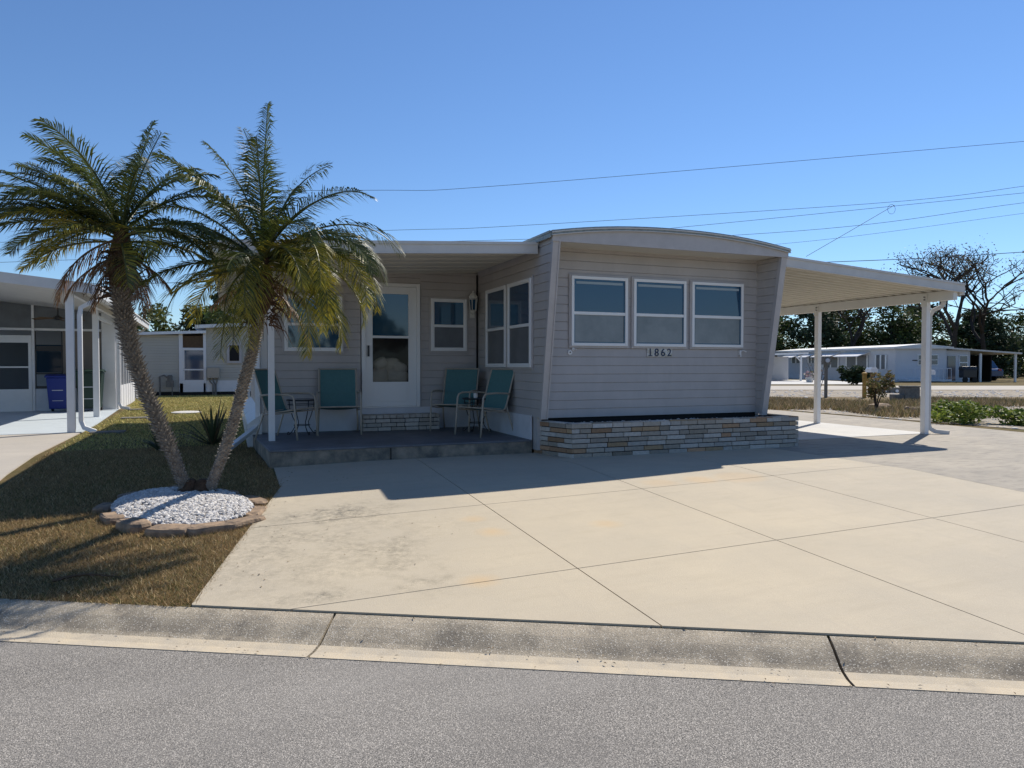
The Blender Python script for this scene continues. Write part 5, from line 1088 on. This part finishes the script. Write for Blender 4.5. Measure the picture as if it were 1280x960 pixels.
trees = [  # r, D, h, w
 (28.2, 78, 8.0, 4.0), (32.5, 76, 8.6, 4.0), (36.8, 80, 8.4, 4.0), (41, 77, 8.6, 4.2), (45.5, 79, 8.4, 4.2), (50, 76, 7.4, 3.8), (55, 82, 6.8, 3.8), (62, 84, 8.4, 3.9), (25, 75, 7.6, 3.8), (67, 86, 9.6, 4.4), (57.5, 74, 6.0, 3.4)]
for i, (r_, D, h_, w_) in enumerate(trees):
    tree(r_, D, h_, w_, '%s tree behind the far white home, %s from left in its row' % (LB[i % 4], ['second', 'third', 'fourth', 'fifth', 'sixth', 'seventh', 'eighth', 'tenth', 'first', 'eleventh', 'ninth'][i]), 50 + i, n=9000, pal=[TG, TP2, [(.08, .095, .025), (.06, .08, .02)], TG][i % 4], low=.02, clumps=60, size=.20)
ltrees = [(-27.0, 62, 6.3, 3.4), (-22.8, 58, 6.4, 3.4), (-28.2, 66, 9.6, 2.9), (-32.0, 64, 6.8, 3.6), (-19.5, 60, 6.6, 3.4), (-37, 66, 7.0, 3.8), (-15, 62, 6.4, 3.4)]
for i, (r_, D, h_, w_) in enumerate(ltrees):
    tree(r_ + (2.0 if i == 2 else 0), D, h_, w_, ['rounded dark tree over the middle of the cream house roof', 'dark bushy tree over the right half of the cream house roof', 'tall open-crowned tree rising above the cream house', 'yellow green tree left of the cream house roof', 'dark tree right behind the cream house, beyond the palm trunk', 'olive tree behind the neighbour roof', 'bushy tree hidden mostly by the mobile home'][i], 80 + i, n=4200 if i != 2 else 1700, pal=[TP2, TG, TP2, [(.10, .12, .03), (.08, .1, .03)], TP2, TG, TG][i], low=.05 if i != 2 else .45, clumps=30, group='trees behind the cream house')
def bare(r_, D, h_, label, seed, spread=.55, leaves=2600):
    h_ *= 1.72
    rng = random.Random(seed); c = cw(r_, D); t = empty('bare_tree', c, label, 'tree'); m_ = MB(); tips = []
    def grow(p, d, L, rad, lv):
        q = p; n = 4; path = [p.copy()]
        for i in range(n):
            d = (d + Vector((rng.uniform(-.22, .22), rng.uniform(-.22, .22), rng.uniform(-.1, .16)))).normalized(); q = q + d * L / n; path.append(q.copy())
        m_.tube(path, [rad * (1 - .4 * i / n) for i in range(n + 1)], 7 if lv < 2 else 4, cap=lv == 0)
        if lv >= 5: tips.append(q); return
        nb_ = 3 if lv < 4 else 2
        for k in range(nb_):
            a = rng.uniform(0, 6.28); o = Vector((math.cos(a), math.sin(a), rng.uniform(-.35, .7))); dn = (d * .75 + o * spread * rng.uniform(.8, 1.4)).normalized(); grow(path[-1 if k else -2], dn, L * rng.uniform(.62, .82), rad * .64, lv + 1)
        if lv >= 3: tips.append(q)
    grow(Vector(c), Vector((.05, 0, 1)), h_ * .23, h_ * .014, 0)
    m_.build('trunk', M['trunk'], t); m_ = MB()
    for k in range(leaves):
        tp = rng.choice(tips); p = tp + Vector((rng.gauss(0, .35), rng.gauss(0, .35), rng.gauss(0, .35))); leafclump(m_, p, .1, .1, .1, 1, .10, [(.14, .09, .05), (.10, .08, .04), (.06, .07, .03)], rng, 0)
    m_.build('crown', M['leaf'], t, color=True)
bare(40.5, 66, 12.0, 'tall nearly leafless oak above the far home, right of the carport edge', 4, .70, 1900)
bare(46.5, 70, 11.5, 'spreading nearly leafless oak at the right edge of the picture', 12, .80, 1500)
bare(34.5, 72, 9.8, 'smaller nearly leafless tree just behind the carport roof tip', 8, .6, 1500)
# ------------------------------------------------------------------ overhead wires
def wire(pts, rad, label):
    P = bez(pts, 30); m_ = MB(); m_.tube(P, rad * .72, 5); return tag(m_.build('power_line', M['wire']), label, 'power line')
wire([(-9.64, 36.02, 9.01), (5.04, 30.25, 8.95), (10.98, 27.92, 9.18), (31.55, 19.83, 11.04)], .013, 'highest thin power line crossing the sky above the roof')
wire([(-9.05, 35.79, 6.78), (6.13, 29.83, 7.28), (10.98, 27.92, 7.46), (25.66, 22.15, 8.45), (31.58, 19.82, 9.21)], .012, 'second highest power line, meeting the service drop at the right')
wire([(-9.06, 35.79, 6.47), (11.6, 27.67, 6.91), (17.86, 25.22, 7.44), (31.59, 19.82, 8.91)], .012, 'third power line from the top, just over the front roof')
wire([(-9.06, 35.8, 5.94), (19.73, 24.48, 7.08), (31.6, 19.81, 8.51)], .012, 'fourth power line from the top, leaving the roof at its right slope')
wire([(10, 29.0, 6.1), (21.46, 23.8, 6.71), (31.61, 19.81, 8.08)], .009, 'faint fifth power line above the carport roof')
wire([(-9.08, 35.8, 5.13), (-1.56, 32.85, 5.1), (23.81, 22.87, 5.97), (31.64, 19.8, 6.41)], .02, 'thick lowest cable crossing in front of the bare oak')
wire([(25.86, 22.0, 8.32), (24.1, 22.6, 7.24), (22.3, 23.2, 6.15)], .014, 'slanting service drop cable running down from the wires')
m_ = MB(); c = Vector((25.75, 22.05, 8.15)); m_.tube([c + camr * .16 * math.cos(a * .42) + Vector((0, 0, .2 * math.sin(a * .42))) for a in range(16)], .007, 5); tag(m_.build('cable_loop', M['wire']), 'small loop of cable hanging where the service drop meets the wires', 'cable loop')
# fallen dead frond and litter on the lawn
rng = random.Random(33)
t = empty('fallen_frond', (-.95, 5.55, H(-.95, 5.55)), 'curled dry brown palm frond lying on the lawn near the kerb', 'palm frond')
m_ = MB(); pth = [(-1.15 + .07 * k, 5.60 - .018 * k + .004 * k * k * .3, H(-1.15 + .07 * k, 5.6) + .025 + .03 * math.sin(k * .6)) for k in range(7)]; m_.tube(pth, [.012, .012, .01, .009, .007, .005, .003], 5); m_.build('stalk', M['brown'], t)
m_ = MB()
for k in range(40):
    i = rng.randrange(1, 6); p = Vector(pth[i]); a = rng.uniform(-1.2, 1.2) + (0 if rng.random() < .5 else math.pi); q = p + Vector((math.cos(a) * .09, math.sin(a) * .07, rng.uniform(-.015, .02))); m_.cc = rng.choice(BRN); m_.face([p, p + Vector((.008, 0, 0)), q])
m_.build('leaflets', M['frond'], t, color=True)
m_ = MB()
for k in range(420):
    if k < 260: s_ = rng.uniform(-6, 7); d_ = rng.choice((rng.gauss(3.83, .05), rng.gauss(4.10, .012), rng.gauss(3.69, .03))); x, y = st(s_, d_); z = .012 if d_ < 3.84 else .012 + (d_ - 3.8) * .32
    else: x, y = rng.uniform(-.2, 2.2), rng.uniform(4.9, 9.0); x = max(x * rng.random(), -.25 + (y - 4.8) * .2 + rng.random() * .1); z = H(x, y) + .016
    if k < 260: z = min(z, .108)
    a = rng.uniform(0, 6.28); L_ = rng.uniform(.004, .014); w_ = L_ * rng.uniform(.2, .5); m_.cc = rng.choice([(.10, .06, .03), (.2, .13, .07), (.06, .05, .04), (.28, .2, .11)])
    c_, s2 = math.cos(a), math.sin(a); m_.face([(x - c_ * L_, y - s2 * L_, z), (x + s2 * w_, y - c_ * w_, z + .003), (x + c_ * L_, y + s2 * L_, z + .001), (x - s2 * w_, y + c_ * w_, z + .003)])
stuff(m_.build('leaf_litter', M['leaf'], color=True), 'tiny dry bits of leaf litter along the kerb and driveway edge', 'leaf litter')
# unseen home and trees added behind the camera for pane reflections and less fill
for i, (r_, D, h_, w_) in enumerate(((-16, -26, 6.5, 3.4), (-5, -30, 8.0, 3.6), (9, -27, 6.0, 3.2), (22, -30, 7.5, 4.0))):
    tree(r_, D, h_, w_, ['dark leafy tree across the street, mirrored faintly in the panes', 'taller leafy tree across the street behind the facing home', 'rounded leafy tree across the street to the right', 'broad leafy tree across the street at far right'][i], 120 + i, n=1500, size=.35, clumps=22, group='trees across the street')
oh = frame_thing('facing_home', 2, -19, 0, 'pale mobile home across the street, behind the viewpoint', 'mobile home')
m_ = MB(); m_.box(-6, 6, -4, 0, -.3, 2.4); FB('wall', 'creamsiding', m_, oh)
m_ = MB(); m_.prism([(-4.4, 2.4), (.4, 2.4), (.4, 2.55), (-2, 3.0), (-4.4, 2.55)], 'x', -6.3, 6.3); FB('roof', 'roofwhite', m_, oh)
for u in (-4, -1, 3.5):
    m_ = MB(); m_.box(u - .6, u + .6, .01, .05, .9, 1.9); w_ = FB('window', 'vinyl', m_, oh); m_ = MB(); m_.box(u - .53, u + .53, .051, .06, .97, 1.83); FB('pane', 'glass', m_, w_)
m_ = MB(); m_.box(1, 1.9, .01, .05, -.1, 1.95); FB('door', 'brown', m_, oh)
